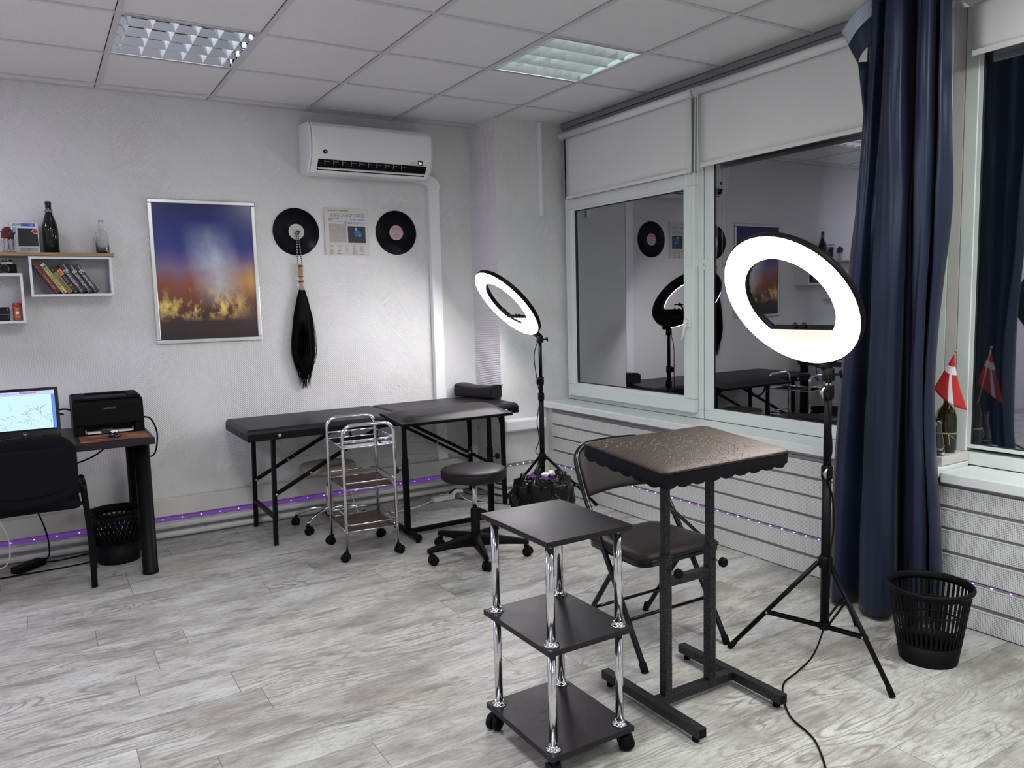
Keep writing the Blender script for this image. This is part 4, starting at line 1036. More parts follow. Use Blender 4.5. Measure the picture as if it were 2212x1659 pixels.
o = MB().tube(smooth_path([(.474, 4.80, .79), (.52, 4.76, .78), (.545, 4.73, .70), (.53, 4.72, .60), (.50, 4.74, .57), (.47, 4.80, .60)], 8), .0045, 8).build('printer_cable', M['rubber']); recenter(tag(o, 'black printer cable looping over the right edge of the desk', 'cable'))
o = MB().tube(smooth_path([(.10, 4.70, .85), (.05, 4.72, .865), (.10, 4.78, .87), (.135, 4.80, .86)], 8), .0045, 8).build('signal_cable', M['rubber']); recenter(tag(o, 'black cable bridging the gap between laptop and printer', 'cable'))
o = MB().tube(smooth_path([(-.1, 4.72, .62), (.10, 4.70, .585), (.20, 4.66, .61), (.27, 4.62, .66), (.29, 4.62, .700)], 8), .0045, 8).build('hanging_cable', M['rubber']); recenter(tag(o, 'black cable sagging beneath the desktop', 'cable'))

# ------------------------------------------------------------------ casters
def caster(cx, cy_, ang, r=.024, twin=True, mat='black', h=.062):
    m = MB(); d = Vector((math.cos(ang), math.sin(ang), 0)); ax = Vector((-math.sin(ang), math.cos(ang), 0))
    c = Vector((cx, cy_, r)) + d * .012
    for s_ in ((-1, 1) if twin else (0,)):
        w = .009 if twin else .011
        cc = c + ax * s_ * .012; m.lathe([(.004, -w), (r - .003, -w), (r, -w + .003), (r, w - .003), (r - .003, w), (.004, w)], cc, 22, ax)
    m.cyl(c - ax * .018, c + ax * .018, .005, 10)
    m.prism([c + ax * -.006 + Vector((0, 0, -.004)) - d * .012, c + ax * -.006 + d * .014 + Vector((0, 0, r * .6)), c + ax * -.006 + d * .004 + Vector((0, 0, r + .010)), c + ax * -.006 - d * .022 + Vector((0, 0, r + .008))], ax * .012)
    m.cyl((cx, cy_, r + .004), (cx, cy_, h), .006, 10)
    return m

# ------------------------------------------------------------------ chrome trolley
t = thing('chrome_trolley', 'chrome tube trolley with three dark trays in front of the treatment table', 'trolley', (1.515, 4.15, 0), math.radians(-5.5))
w_, d_ = .141, .183
def arch(y):
    p = [(-w_, y, .062), (-w_, y, .60)]
    R_ = .055; zt_ = .742
    p += [(-w_, y, zt_ - R_)]
    for k in range(1, 8):
        a = PI / 2 * k / 8; p.append((-w_ + R_ - R_ * math.cos(a), y, zt_ - R_ + R_ * math.sin(a)))
    p += [(-w_ + R_, y, zt_), (w_ - R_, y, zt_)]
    for k in range(1, 8):
        a = PI / 2 * k / 8; p.append((w_ - R_ + R_ * math.sin(a), y, zt_ - R_ + R_ * math.cos(a)))
    p += [(w_, y, zt_ - R_), (w_, y, .60), (w_, y, .062)]
    return p
for y in (-d_, d_): MB().tube(arch(y), .0098, 12).build('frame_arch', M['chrome'], t, world=False)
for z in (.163, .393, .622):
    m = MB(); m.box((-w_ + .008, -d_ + .006, z - .004), (w_ - .008, d_ - .006, z + .001)); m.build('tray', M['trayw'] if z < .6 else M['mirror'], t, world=False)
    m = MB()
    for s_ in (-1, 1):
        m.tube([(-w_, s_ * d_, z), (w_, s_ * d_, z)], .0045, 8); m.tube([(-w_, s_ * d_, z + .036), (w_, s_ * d_, z + .036)], .0052, 8)
        m.tube([(s_ * w_, -d_, z), (s_ * w_, d_, z)], .0045, 8)
    m.tube([(w_, -d_, z + .036), (w_, d_, z + .036)], .0052, 8)
    m.build('rail', M['chrome'], t, world=False)
m = MB()
for z in (.163, .199, .393, .429, .622, .658):
    for sx_ in (-1, 1): m.lathe([(.005, 0), (.0045, .003), (.001, .004)], (sx_ * w_, -d_ - .0095, z), 10, (0, -1, 0))
m.build('screw_heads', M['silver'], t, world=False)
for k, (sx_, sy_) in enumerate(((-1, -1), (1, -1), (-1, 1), (1, 1))): caster(sx_ * w_, sy_ * d_, [2.6, .4, 3.5, 5.5][k]).build('caster', M['black'], t, world=False)

# ------------------------------------------------------------------ stools
def pad_round(r, z0, z1, c=(0, 0)):
    return [(.01, z0), (r * .95, z0), (r, z0 + .010), (r + .001, z1 - .018), (r - .004, z1 - .010), (r - .016, z1 - .003), (r * .8, z1 + .002), (r * .4, z1 + .004), (.001, z1 + .004)]
t = thing('swivel_stool', 'black round swivel stool on a five-star plastic base in the middle', 'stool', (1.975, 3.665, 0))
c = (1.975, 3.665)
MB().lathe(pad_round(.178, .432, .492), (*c, 0), 48).build('seat', M['leather_s'], t)
MB().lathe([(.1795, .4805), (.1812, .482), (.1795, .4835)], (*c, 0), 48, cap=False).build('seat_piping', M['black'], t)
MB().cyl((*c, .26), (*c, .431), .0135, 18).build('gas_column', M['chrome'], t)
MB().lathe([(.030, .075), (.026, .12), (.0245, .262), (.021, .268)], (*c, 0), 22).build('column_sleeve', M['black'], t)
MB().tube([(c[0], c[1], .415), (c[0] + .09, c[1] - .03, .405), (c[0] + .15, c[1] - .05, .385)], .005, 8).build('lift_lever', M['black_m'], t)
for k in range(5):
    a = math.radians(36 + 72 * k); d = Vector((math.cos(a), math.sin(a), 0)); s_ = Vector((-math.sin(a), math.cos(a), 0)); C3 = Vector((*c, 0))
    m = MB()
    sec = [(.015, .026, .062, .128), (.08, .023, .068, .122), (.18, .018, .070, .108), (.265, .014, .068, .096), (.290, .014, .066, .090)]
    rings = []
    for r_, hw, zb, zt_ in sec:
        rings.append([m.bm.verts.new(C3 + d * r_ + s_ * q + Vector((0, 0, z))) for q, z in ((-hw, zb), (hw, zb), (hw * .9, zt_ - .01), (hw * .55, zt_), (-hw * .55, zt_), (-hw * .9, zt_ - .01))])
    for A, B in zip(rings, rings[1:]):
        for q in range(6): m.bm.faces.new((A[q], A[(q + 1) % 6], B[(q + 1) % 6], B[q]))
    m.bm.faces.new(rings[0][::-1]); m.bm.faces.new(rings[-1])
    leg = m.build('base_leg', M['black'], t, bevel=.003)
    p = C3 + d * .272; cm = caster(p.x, p.y, a + [2.8, 1.2, 3.0, 2.5, -.3][k], .026, True, h=.070); cm.build('caster', M['black'], leg)
t = thing('beige_stool', 'beige round stool on chrome five-star base tucked under the treatment table', 'stool', (1.515, 4.745, 0))
c = (1.515, 4.745)
MB().lathe([(.01, .345), (.15, .345), (.172, .360), (.176, .378), (.165, .396), (.12, .402), (.001, .402)], (*c, 0), 44).build('seat', M['beige'], t)
MB().cyl((*c, .25), (*c, .344), .012, 16).build('gas_column', M['chrome'], t)
MB().lathe([(.022, .070), (.024, .09), (.022, .255), (.018, .262)], (*c, 0), 20).build('column_sleeve', M['chrome'], t)
for k in range(5):
    a = math.radians(142.7 + 72 * k); d = Vector((math.cos(a), math.sin(a), 0)); C3 = Vector((*c, 0))
    leg = MB().tube(smooth_path([C3 + Vector((0, 0, .105)), C3 + d * .08 + Vector((0, 0, .110)), C3 + d * .17 + Vector((0, 0, .090)), C3 + d * .222 + Vector((0, 0, .066))], 5), .012, 12).build('base_leg', M['chrome'], t)
    p = C3 + d * .225; caster(p.x, p.y, a + 1.6, .024, True, h=.062).build('caster', M['black'], leg)

# ------------------------------------------------------------------ treatment table
t = thing('treatment_table', 'long black folding treatment table against the back wall', 'treatment table', (1.87, 4.74, 0))
def cushion(x0, x1, y0, y1, z0, z1, rr=.022, pf=.006, cr_=.05):
    m = MB(); m.box((x0, y0, z0), (x1, y1, z1))
    return m
for x0, x1 in ((.972, 1.925), (1.931, 2.762)):
    m = MB()
    def top(u, v, x0=x0, x1=x1):
        e = .022; uu = min(u, 1 - u) * (x1 - x0); vv = min(v, 1 - v) * .59
        f = min(1, uu / e) ; g_ = min(1, vv / e); q = (1 - (1 - f) ** 2) ** .5 * (1 - (1 - g_) ** 2) ** .5 if f > 0 and g_ > 0 else 0
        return Vector((x0 + (x1 - x0) * u, 4.452 + .588 * v, .674 + .026 * q + .004 * math.sin(PI * u) * math.sin(PI * v)))
    # non-uniform sampling near the edges
    def warp(s_): return (.5 - .5 * math.cos(PI * s_)) * .5 + s_ * .5 if True else s_
    m.grid(lambda u, v: top(ws(u), ws(v)), 36, 24) if False else None
    ks = [0, .004, .008, .013, .02, .03, .045, .08, .2, .35, .5, .65, .8, .92, .955, .97, .98, .987, .992, .996, 1]
    m.grid(lambda u, v: top(ks[int(round(u * 20))], ks[int(round(v * 20))]), 20, 20)
    m.build('cushion_top', M['leather_t'], t)
    m = MB(); m.box((x0 + .001, 4.453, .632), (x1 - .001, 5.039, .6745)); m.build('cushion_side', M['leather_n'], t, bevel=.004)
FL = {}
def sq(p0, p1, w=.024): return MB().bar(p0, p1, w, w, (1, 0, 0))
for y in (4.52, 5.00):
    sq((1.128, y, .632), (1.112, y, 0)).build('leg', M['black_m'], t); sq((2.668, y, .632), (2.672, y, 0)).build('leg', M['black_m'], t)
    MB().bar((1.125, y, .300), (1.780, y, .628), .020, .020, (0, 1, 0)).build('folding_brace', M['black_m'], t)
    MB().bar((2.665, y, .245), (1.985, y, .628), .020, .020, (0, 1, 0)).build('folding_brace', M['black_m'], t)
    for q in ((1.128, y - .014, .302), (1.335, y - .014, .405), (2.40, y - .014, .395)):
        MB().lathe([(.008, 0), (.008, .006), (.003, .010)], q, 12, (0, -1, 0)).build('bolt', M['silver'], t)
    m = MB(); m.tube([(1.335, y - .008, .408), (1.15, y, .628)], .0012, 4); m.tube([(1.335, y - .008, .408), (1.90, y, .440)], .0012, 4); m.tube([(1.90, y, .440), (2.40, y - .008, .395)], .0012, 4); m.tube([(2.40, y - .008, .395), (2.55, y, .630)], .0012, 4); m.build('tension_wire', M['silver'], t)
MB().bar((1.117, 4.53, .165), (1.117, 4.99, .165), .022, .022).build('cross_bar', M['black_m'], t)
MB().bar((2.671, 4.53, .165), (2.671, 4.99, .165), .022, .022).build('cross_bar', M['black_m'], t)
m = MB(); m.lathe([(.010, 0), (.011, .004), (.006, .010)], (1.150, 4.4515, .655), 16, (0, -1, 0)); m.lathe([(.010, 0), (.011, .004), (.006, .010)], (2.66, 4.4515, .655), 16, (0, -1, 0)); m.lathe([(.006, 0), (.006, .004), (.003, .006)], (.9715, 4.62, .66), 10, (-1, 0, 0)); m.build('stud', M['silver'], t)
MB().tube(smooth_path([(1.56, 4.448, .640), (1.575, 4.446, .60), (1.60, 4.446, .565), (1.66, 4.446, .548), (1.72, 4.446, .56), (1.735, 4.446, .60), (1.74, 4.448, .640)], 6), .007, 8).build('carry_handle', M['leather_n'], t)

# neck cushion
t = thing('neck_cushion', 'black wedge neck cushion resting on the right end of the treatment table', 'cushion', (2.70, 4.88, .706))
CM = Matrix.Translation((2.695, 4.880, .7095)) @ Matrix.Rotation(math.radians(20), 4, 'Z')
def cu(u, v):   # u along length, v around the section
    y = -.175 + .35 * u; w = .078; h = .074 + .010 * abs(2 * u - 1) ** 2; dip = .005 * (2 * u - 1) ** 2
    sec = [(-w, .006), (-w + .006, 0), (w - .006, 0), (w, .006), (w + .002, h * .55), (w - .006, h - .004), (w - .02, h), (0, h + .006), (-w + .02, h + .002), (-w + .004, h - .004), (-w - .002, h * .55)]
    k = int(round(v * 11)) % 11; a = sec[k]; return CM @ Vector((a[0], y, a[1] + dip * (1 if True else 0)))
m = MB(); vs = [[m.bm.verts.new(cu(i / 10, k / 11)) for k in range(11)] for i in range(11)]
for i in range(10):
    for k in range(11):
        f = m.bm.faces.new((vs[i][k], vs[i + 1][k], vs[i + 1][(k + 1) % 11], vs[i][(k + 1) % 11])); f.smooth = True
m.bm.faces.new(vs[0][::-1]); m.bm.faces.new(vs[-1]); m.build('cushion_cover', M['leather_t'], t, bevel=.006)
MB().tube([CM @ Vector((q[0], -.177, q[1] + .010)) for q in ((-.078, .01), (-.078, .07), (-.05, .078), (.05, .078), (.078, .07), (.078, .01))], .0028, 6).build('seam_piping', M['leather_n'], t)

# ------------------------------------------------------------------ far armrest table
def knob(m, p, d, ln=.035):
    p = Vector(p); d = Vector(d).normalized(); m.cyl(p, p + d * ln, .004, 8)
def knob_head(p, d, r=.020):
    m = MB(); prof = []
    seg = 16; p = Vector(p); d = Vector(d).normalized(); R_ = Vector((0, 0, 1)).rotation_difference(d).to_matrix()
    rings = []
    for z, rr in ((0, .7), (.004, 1), (.018, 1), (.022, .8)):
        rings.append([m.bm.verts.new(p + R_ @ Vector((r * rr * (1 if k % 2 else .90) * math.cos(2 * PI * k / 24), r * rr * (1 if k % 2 else .90) * math.sin(2 * PI * k / 24), z))) for k in range(24)])
    for A, B in zip(rings, rings[1:]):
        for k in range(24): m.bm.faces.new((A[k], A[(k + 1) % 24], B[(k + 1) % 24], B[k]))
    m.bm.faces.new(rings[0][::-1]); m.bm.faces.new(rings[-1]); return m
t = thing('armrest_table', 'long padded armrest table standing before the treatment table', 'table', (2.10, 4.213, 0))
T2 = Matrix.Translation((2.10, 4.215, .722)) @ Matrix.Rotation(math.radians(5.5), 4, 'X')
hx, hy = .368, .168
MB().box((-hx, -hy, -.020), (hx, hy, -.002), T2).build('tabletop', M['black_m'], t, bevel=.004)
ks = [0, .01, .02, .035, .06, .10, .15, .22, .32, .42, .5, .58, .68, .78, .85, .90, .94, .965, .98, .99, 1]
def puff(u, v):
    u = ks[int(round(u * 20))]; v = ks[int(round(v * 20))]
    f = min(1, min(u, 1 - u) * 2 * hx / .09); g_ = min(1, min(v, 1 - v) * 2 * hy / .09); s1 = f * f * (3 - 2 * f); s2 = g_ * g_ * (3 - 2 * g_)
    return T2 @ Vector((-hx + .002 + 2 * (hx - .002) * u, -hy + .002 + 2 * (hy - .002) * v, -.002 + .026 * (s1 * s2) ** .7))
MB().grid(puff, 20, 20).build('padded_top', M['leather_s'], t)
for x, s_ in ((1.812, -1), (2.388, 1)):
    MB().bar((x, 4.213, .02), (x, 4.213, .475), .030, .030).build('sleeve', M['black_m'], t)
    MB().bar((x, 4.213, .475), (x, 4.213, .702), .022, .022).build('post', M['black_m'], t)
    MB().box((x - .015, 4.045, .018), (x + .015, 4.385, .046)).build('foot', M['black_m'], t, bevel=.002)
    m = MB(); [m.cyl((x, yy, 0), (x, yy, .018), .012, 12) for yy in (4.07, 4.36)]; m.build('rubber_foot', M['rubber'], t)
    m = MB(); knob(m, (x + s_ * .014, 4.213, .41), (s_, 0, 0)); m.build('knob_shaft', M['black_m'], t)
    knob_head((x + s_ * .045, 4.213, .41), (s_, 0, 0)).build('knob', M['black_g'], t)
MB().box((1.826, 4.199, .020), (2.374, 4.227, .044)).build('stretcher', M['black_m'], t)
MB().tube(smooth_path([(2.44, 4.25, .690), (2.45, 4.24, .66), (2.47, 4.23, .655), (2.475, 4.225, .62)], 5), .005, 7).build('clamp_lever', M['black_m'], t)

# ------------------------------------------------------------------ near armrest table
t = thing('armrest_table', 'near armrest table with cracked black leather top on a hammered grey stand', 'table', (1.82, 1.88, 0))
T1 = Matrix.Translation((1.805, 1.872, .869)) @ Matrix.Rotation(math.radians(5.2), 4, 'X')
ax_, ay_ = .282, .197
m = MB()
def slab(u, v, ztop, dip=0):
    return None
# pad with rounded corners and a stitched rim
def rrect(a, b, r, n=6):
    out = []
    for cx_, cy_, s0 in ((a - r, b - r, 0), (-a + r, b - r, 1), (-a + r, -b + r, 2), (a - r, -b + r, 3)):
        for k in range(n + 1):
            an = PI / 2 * (s0 + k / n); out.append((cx_ + r * math.cos(an), cy_ + r * math.sin(an)))
    return out
m = MB(); layers = [(0, -.022), (.0, -.019), (0, .012), (.002, .017), (.007, .0205), (.014, .022), (.030, .0235), (.060, .0245), (.10, .025)]
rings = []
for ins, z in layers:
    pts = rrect(ax_ - ins, ay_ - ins, max(.028 - ins * .5, .006)); rings.append([m.bm.verts.new(T1 @ Vector((x, y, z))) for x, y in pts])
for i, (A, B) in enumerate(zip(rings, rings[1:])):
    n = len(A)
    for k in range(n):
        f = m.bm.faces.new((A[k], A[(k + 1) % n], B[(k + 1) % n], B[k])); f.smooth = True; f.material_index = 0 if i > 2 else 1
f = m.bm.faces.new(rings[-1]); f.smooth = True
f = m.bm.faces.new(rings[0][::-1]); f.material_index = 1
m.build('padded_top', [M['leather'], M['leather_n']], t)
m = MB()
P_ = rrect(ax_ + .001, ay_ + .001, .029, 10); m.tube([T1 @ Vector((x, y, .0135)) for x, y in P_], .0016, 5, closed=True); m.build('stitched_seam', M['black'], t)
# scalloped cloth edge under the pad
m = MB(); PP = []
Q = rrect(ax_ - .004, ay_ - .004, .026, 8); 
per = [(Vector((*Q[i], 0)), Vector((*Q[(i + 1) % len(Q)], 0))) for i in range(len(Q))]
pts = []; L0 = 0
for a, b_ in per:
    n = max(1, int((b_ - a).length / .008))
    for k in range(n):
        q = a.lerp(b_, k / n); pts.append((q, L0 + (b_ - a).length * k / n))
    L0 += (b_ - a).length
top_ = [m.bm.verts.new(T1 @ Vector((q.x, q.y, -.020))) for q, s_ in pts]; bot_ = [m.bm.verts.new(T1 @ Vector((q.x * .985, q.y * .985, -.027 - .010 * abs(math.sin(s_ * PI / .062)) ** .7))) for q, s_ in pts]
n = len(pts)
for k in range(n): m.bm.faces.new((top_[k], top_[(k + 1) % n], bot_[(k + 1) % n], bot_[k]))
m.build('scalloped_cloth_edge', M['leather_n'], t, solid=.003)
for x, kz in ((1.720, .487), (1.923, .485)):
    MB().bar((x, 1.880, .052), (x, 1.880, .537), .030, .030).build('sleeve', M['hammer'], t, bevel=.002)
    MB().bar((x, 1.880, .537), (x, 1.880, .842), .024, .024).build('post', M['hammer'], t, bevel=.002)
    m = MB(); knob(m, (x, 1.866, kz), (0, -1, 0), .040); m.build('knob_shaft', M['chrome'], t)
    knob_head((x, 1.830, kz), (0, -1, 0), .0165).build('knob', M['black'], t)
    
MB().box((1.734, 1.868, .425), (1.909, 1.893, .455)).build('cross_bar', M['hammer'], t, bevel=.002)
for x in (1.665, 2.037):
    m = MB(); y0_, y1_ = 1.656, 2.140; hw = .0165
    m.box((x - hw, y0_, .020), (x + hw, y1_, .052)); m.build('foot', M['hammer'], t, bevel=.002)
    m = MB()
    for yy in (y0_ + .03, y1_ - .03): m.cyl((x, yy, 0), (x, yy, .020), .012, 14)
    m.build('rubber_foot', M['rubber'], t)
    m = MB(); m.box((x - hw + .003, y0_ - .0008, .023), (x + hw - .003, y0_ + .001, .049)); m.build('open_end', M['ink'], t)
MB().box((1.6816, 1.866, .021), (2.0204, 1.898, .051)).build('stretcher', M['hammer'], t, bevel=.002)

# ------------------------------------------------------------------ near shelf trolley
t = thing('shelf_trolley', 'black three-shelf trolley on chrome posts in the foreground', 'trolley', (1.319, 1.935, 0))
bx0, bx1, by0, by1 = 1.166, 1.472, 1.750, 2.128
for z0, z1 in ((.062, .080), (.377, .394), (.694, .711)): MB().box((bx0, by0, z0), (bx1, by1, z1)).build('shelf_board', M['board'], t, bevel=.0015)
ix, iy = .030, .034
for x in (bx0 + ix, bx1 - ix):
    for y in (by0 + iy, by1 - iy):
        m = MB(); m.cyl((x, y, .080), (x, y, .377), .0125, 22); m.cyl((x, y, .394), (x, y, .694), .0125, 22); po = m.build('post', M['chrome'], t)
        for zz in (.0802, .3942): MB().lathe([(.024, 0), (.024, .003), (.018, .006), (.0155, .009), (.0155, .014), (.013, .014)], (x, y, zz), 24).build('flange', M['chrome'], po)
        for zz in (.6938, .3768): MB().lathe([(.0165, 0), (.0165, -.004), (.013, -.006)], (x, y, zz), 20).build('flange', M['chrome'], po)
        m = MB()
        for zz in (.0838, .3978):
            for k in range(3):
                a = 2 * PI * k / 3 + .5; m.lathe([(.003, 0), (.002, .0012)], (x + .0205 * math.cos(a), y + .0205 * math.sin(a), zz), 8)
        m.build('screw', M['silver'], po)
for k, (x, y) in enumerate(((bx0 + .022, by1 - .028), (bx1 - .026, by0 + .030), (bx0 + .022, by0 + .030), (bx1 - .028, by1 - .028))):
    caster(x, y, [3.6, -.5, -1.9, 1.0][k], .0255, True, h=.0615).build('caster', M['black'], t)

# ------------------------------------------------------------------ folding chair
t = thing('folding_chair', 'black folding chair with padded seat behind the near armrest table', 'chair', (2.04, 2.35, 0))
for x in (1.838, 2.256): pass
up = [(1.832, 2.115, .006), (1.836, 2.250, .225), (1.842, 2.385, .435), (1.846, 2.480, .580), (1.848, 2.530, .680), (1.856, 2.555, .735), (1.885, 2.568, .768), (1.93, 2.574, .783), (2.05, 2.577, .787),
      (2.17, 2.574, .783), (2.215, 2.568, .768), (2.244, 2.555, .735), (2.250, 2.530, .680), (2.252, 2.480, .580), (2.256, 2.385, .435), (2.256, 2.250, .225), (2.258, 2.115, .006)]
MB().tube(smooth_path(up, 5), .0115, 14).build('front_leg_loop', M['black_g'], t)
def cbk(u, v):
    x = 1.858 + .384 * u; z = .595 + (.768 - .595) * v; y = 2.480 + (z - .58) * .50; uu = 2 * u - 1
    cut = max(0, abs(uu) - .82) / .18
    if v > .5: z -= .030 * cut ** 2 * (v - .5) * 2
    return Vector((x, y + .016 * (1 - uu * uu) - .004, z - .012 * (uu * uu) * (1 - v)))
MB().grid(cbk, 16, 8).build('backrest', M['chairpad'], t, solid=.016, sub=1)
m = MB(); Qs = rrect(.205, .188, .055, 6); cx_, cy_ = 2.035, 2.305
rings = []
for ins, z in ((.0, .392), (0, .415), (.004, .424), (.012, .432), (.03, .438), (.07, .441)):
    Q = rrect(.198 - ins, .186 - ins, .055 - ins * .4, 6); rings.append([m.bm.verts.new((cx_ + x * (1 + .06 * (-y / .19)), cy_ + y, z)) for x, y in Q])
for i, (A, B) in enumerate(zip(rings, rings[1:])):
    n = len(A)
    for k in range(n): f = m.bm.faces.new((A[k], A[(k + 1) % n], B[(k + 1) % n], B[k])); f.smooth = True; f.material_index = 1 if i < 1 else 0
f = m.bm.faces.new(rings[-1]); f = m.bm.faces.new(rings[0][::-1]); f.material_index = 1
m.build('seat', [M['chairpad'], M['black_g']], t)
m = MB()
Q = rrect(.2005, .1885, .056, 8); m.tube([(cx_ + x * (1 + .06 * (-y / .19)), cy_ + y, .414) for x, y in Q], .0025, 6, closed=True); m.build('seat_rim', M['black_g'], t)
for x in (1.868, 2.226):
    MB().tube(smooth_path([(x, 2.27, .392), (x - (.0 if x < 2 else 0), 2.33, .33), (x, 2.56, .006)], 5), .0105, 12).build('rear_leg', M['black_g'], t)
    MB().cyl((x, 2.562, 0), (x, 2.552, .035), .0135, 12).build('rubber_tip', M['rubber'], t)
for x in (1.832, 2.258): MB().cyl((x, 2.113, 0), (x, 2.130, .032), .0145, 12).build('rubber_tip', M['rubber'], t)
MB().tube([(1.868, 2.47, .125), (2.226, 2.47, .125)], .007, 8).build('cross_bar', M['black_g'], t)
MB().tube([(1.835, 2.215, .165), (2.257, 2.215, .165)], .007, 8).build('cross_bar', M['black_g'], t)
for x, s_ in ((1.846, 1), (2.252, -1)):
    m = MB(); m.bar((x + s_ * .010, 2.44, .505), (x + s_ * .012, 2.20, .400), .004, .018, (1, 0, 0)); m.lathe([(.004, 0), (.003, .003)], (x - s_ * .0, 2.435, .505), 8, (-s_, 0, 0)); m.build('side_link', M['black_g'], t)

# ------------------------------------------------------------------ ring lights
def ring_light(name, label, pole, C, n, down, R, mat, foots, zh, cols, fork_z, hub_bottom, knob_dir, hang=None, zfoot=0.0):
    px, py = pole
    t = thing(name, label, 'ring light', (px, py, 0), group='ring lights on tripods')
    C = Vector(C); n = Vector(n).normalized(); d = Vector(down); d = (d - n * d.dot(n)).normalized(); s = n.cross(d)
    Ri = R * .672
    def P(r, a, z): return C + (d * math.cos(a) + s * math.sin(a)) * r + n * z
    SEG = 96
    # housing (open ring channel at the back) and glowing face
    m = MB(); prof = [(R, -.003), (R + .004, -.006), (R + .004, -.026), (R - .006, -.034), (Ri + .006, -.034), (Ri - .003, -.026), (Ri - .003, -.006), (Ri, -.003)]
    rg = [[m.bm.verts.new(P(r + (.0018 if k % 4 == 0 and z > -.01 else 0) * (1 if r > R - .01 else -1), 2 * PI * k / SEG, z)) for r, z in prof] for k in range(SEG)]
    for k in range(SEG):
        A, B = rg[k], rg[(k + 1) % SEG]
        for q in range(len(prof)):
            f = m.bm.faces.new((A[q], B[q], B[(q + 1) % len(prof)], A[(q + 1) % len(prof)])); f.smooth = True
    m.build('ring_housing', M['black'], t)
    m = MB(); prof = [(R, -.002), (R - .004, .004), (Ri + .004, .004), (Ri, -.002)]
    rg = [[m.bm.verts.new(P(r, 2 * PI * k / SEG, z)) for r, z in prof] for k in range(SEG)]
    for k in range(SEG):
        A, B = rg[k], rg[(k + 1) % SEG]
        for q in range(len(prof)): m.bm.faces.new((A[q], B[q], B[(q + 1) % len(prof)], A[(q + 1) % len(prof)]))
    m.build('diffuser', mat, t)
    # control panel closing the foot of the opening
    h0 = Ri * .68
    aa = math.acos(.68); pts = [P(Ri - .002, -aa + 2 * aa * k / 16, -.034) for k in range(17)]
    m = MB(); m.prism(pts, n * .030); m.build('control_panel', M['black'], t)
    m = MB(); m.prism([P(Ri - .002, -aa + 2 * aa * k / 16, -.0035) for k in range(17)], n * .004); m.build('panel_face', M['face_glow'], t)
    for s_ in (-.030, .010):
        q = C + d * h0 + s * s_ - n * .017; m = MB(); m.lathe([(.008, 0), (.008, .018), (.007, .020), (.001, .020)], q, 14, -d); m.build('dimmer_knob', M['black_g'], t)
    # mount and yoke
    bot = P(R + .004, 0, -.022); top = Vector((px, py, fork_z))
    m = MB(); m.bar(bot - d * .03 - n * .006, bot + d * .035 - n * .008, .050, .018, n); m.build('mount_block', M['black'], t, bevel=.003)
    m = MB()
    for k in range(4): m.bar(bot + d * (.004 + .008 * k) + n * .004 - s * .022, bot + d * (.004 + .008 * k) + n * .004 + s * .022, .003, .006, d)
    m.build('mount_fins', M['black'], t)
    m = MB(); m.tube([bot + d * .02 - n * .008, (top + bot) / 2 + Vector((0, 0, .002)), top], .018, 14, rs=[.014, .019, .019]); m.lathe([(.022, 0), (.023, .005), (.020, .045), (.014, .050)], (px, py, fork_z - .040), 20); m.build('ball_joint', M['black'], t)
    m = MB(); kd = Vector(knob_dir); q = Vector((px, py, fork_z - .018)); m.tube([q + kd * .015, q + kd * .045], .005, 8); m.bar(q + kd * .045 + Vector((0, 0, .014)), q + kd * .050 - Vector((0, 0, .014)), .010, .008); m.build('wing_knob', M['black'], t, bevel=.002)
    # column
    zc = [hub_bottom] + [c[0] for c in cols]
    MB().cyl((px, py, hub_bottom), (px, py, cols[0][0]), .0165, 18).build('column', M['black_m'], t)
    MB().cyl((px, py, cols[0][0]), (px, py, cols[1][0]), .0140, 18).build('column', M['black_m'], t)
    MB().cyl((px, py, cols[1][0]), (px, py, fork_z - .038), .0115, 18).build('column', M['chrome'] if hang == 'c' else M['black_m'], t)
    for (z, kd2) in cols:
        m = MB(); m.lathe([(.0195, -.024), (.0205, -.02), (.0205, .022), (.0185, .026)], (px, py, z), 20); q = Vector((px, py, z)); kd2 = Vector(kd2)
        m.bar(q + kd2 * .012, q + kd2 * .034, .016, .034); m.build('clamp_collar', M['black'], t, bevel=.002)
        side = kd2.cross(Vector((0, 0, 1)))
        m = MB(); q2 = q + kd2 * .028 + side * .010; m.tube([q2 + Vector((0, 0, .020)) , q2 + side * .010, q2 - Vector((0, 0, .020)) + side * .004], .006, 8, rs=[.003, .0075, .003]); m.build('wing_nut', M['silver'], t)
    # legs
    H = Vector((px, py, zh)); m = MB(); m.lathe([(.021, -.030), (.026, -.022), (.026, .010), (.021, .018)], H, 20); m.build('leg_hub', M['black'], t)
    m = MB(); m.lathe([(.020, 0), (.022, .004), (.022, .022), (.018, .026)], (px, py, hub_bottom), 18); m.build('brace_hub', M['black'], t)
    for fx, fy in foots:
        F = Vector((fx, fy, .008 + zfoot)); dv = (F - H); hd = Vector((dv.x, dv.y, 0)).normalized()
        a = H + hd * .026 - Vector((0, 0, .008)); mid = a.lerp(F, .58)
        lg = MB().tube([a, F], .0090, 12).build('leg', M['black_m'], t)
        q = F - dv.normalized() * .03; MB().tube([q, F - Vector((0, 0, .006))], .0105, 12).build('foot_cap', M['rubber'], lg)
        b0 = Vector((px, py, hub_bottom + .013)) + hd * .020
        sd = hd.cross(Vector((0, 0, 1)))
        m = MB(); m.bar(b0 + sd * .010, mid + sd * .010, .003, .012); m.bar(b0 - sd * .010, mid - sd * .010, .003, .012); m.build('brace', M['black_m'], lg)
        m = MB(); m.lathe([(.005, 0), (.004, .003)], mid + sd * .0115, 10, sd); m.lathe([(.005, 0), (.004, .003)], mid - sd * .0115, 10, -sd); m.build('rivet', M['silver'], lg)
    return t, bot
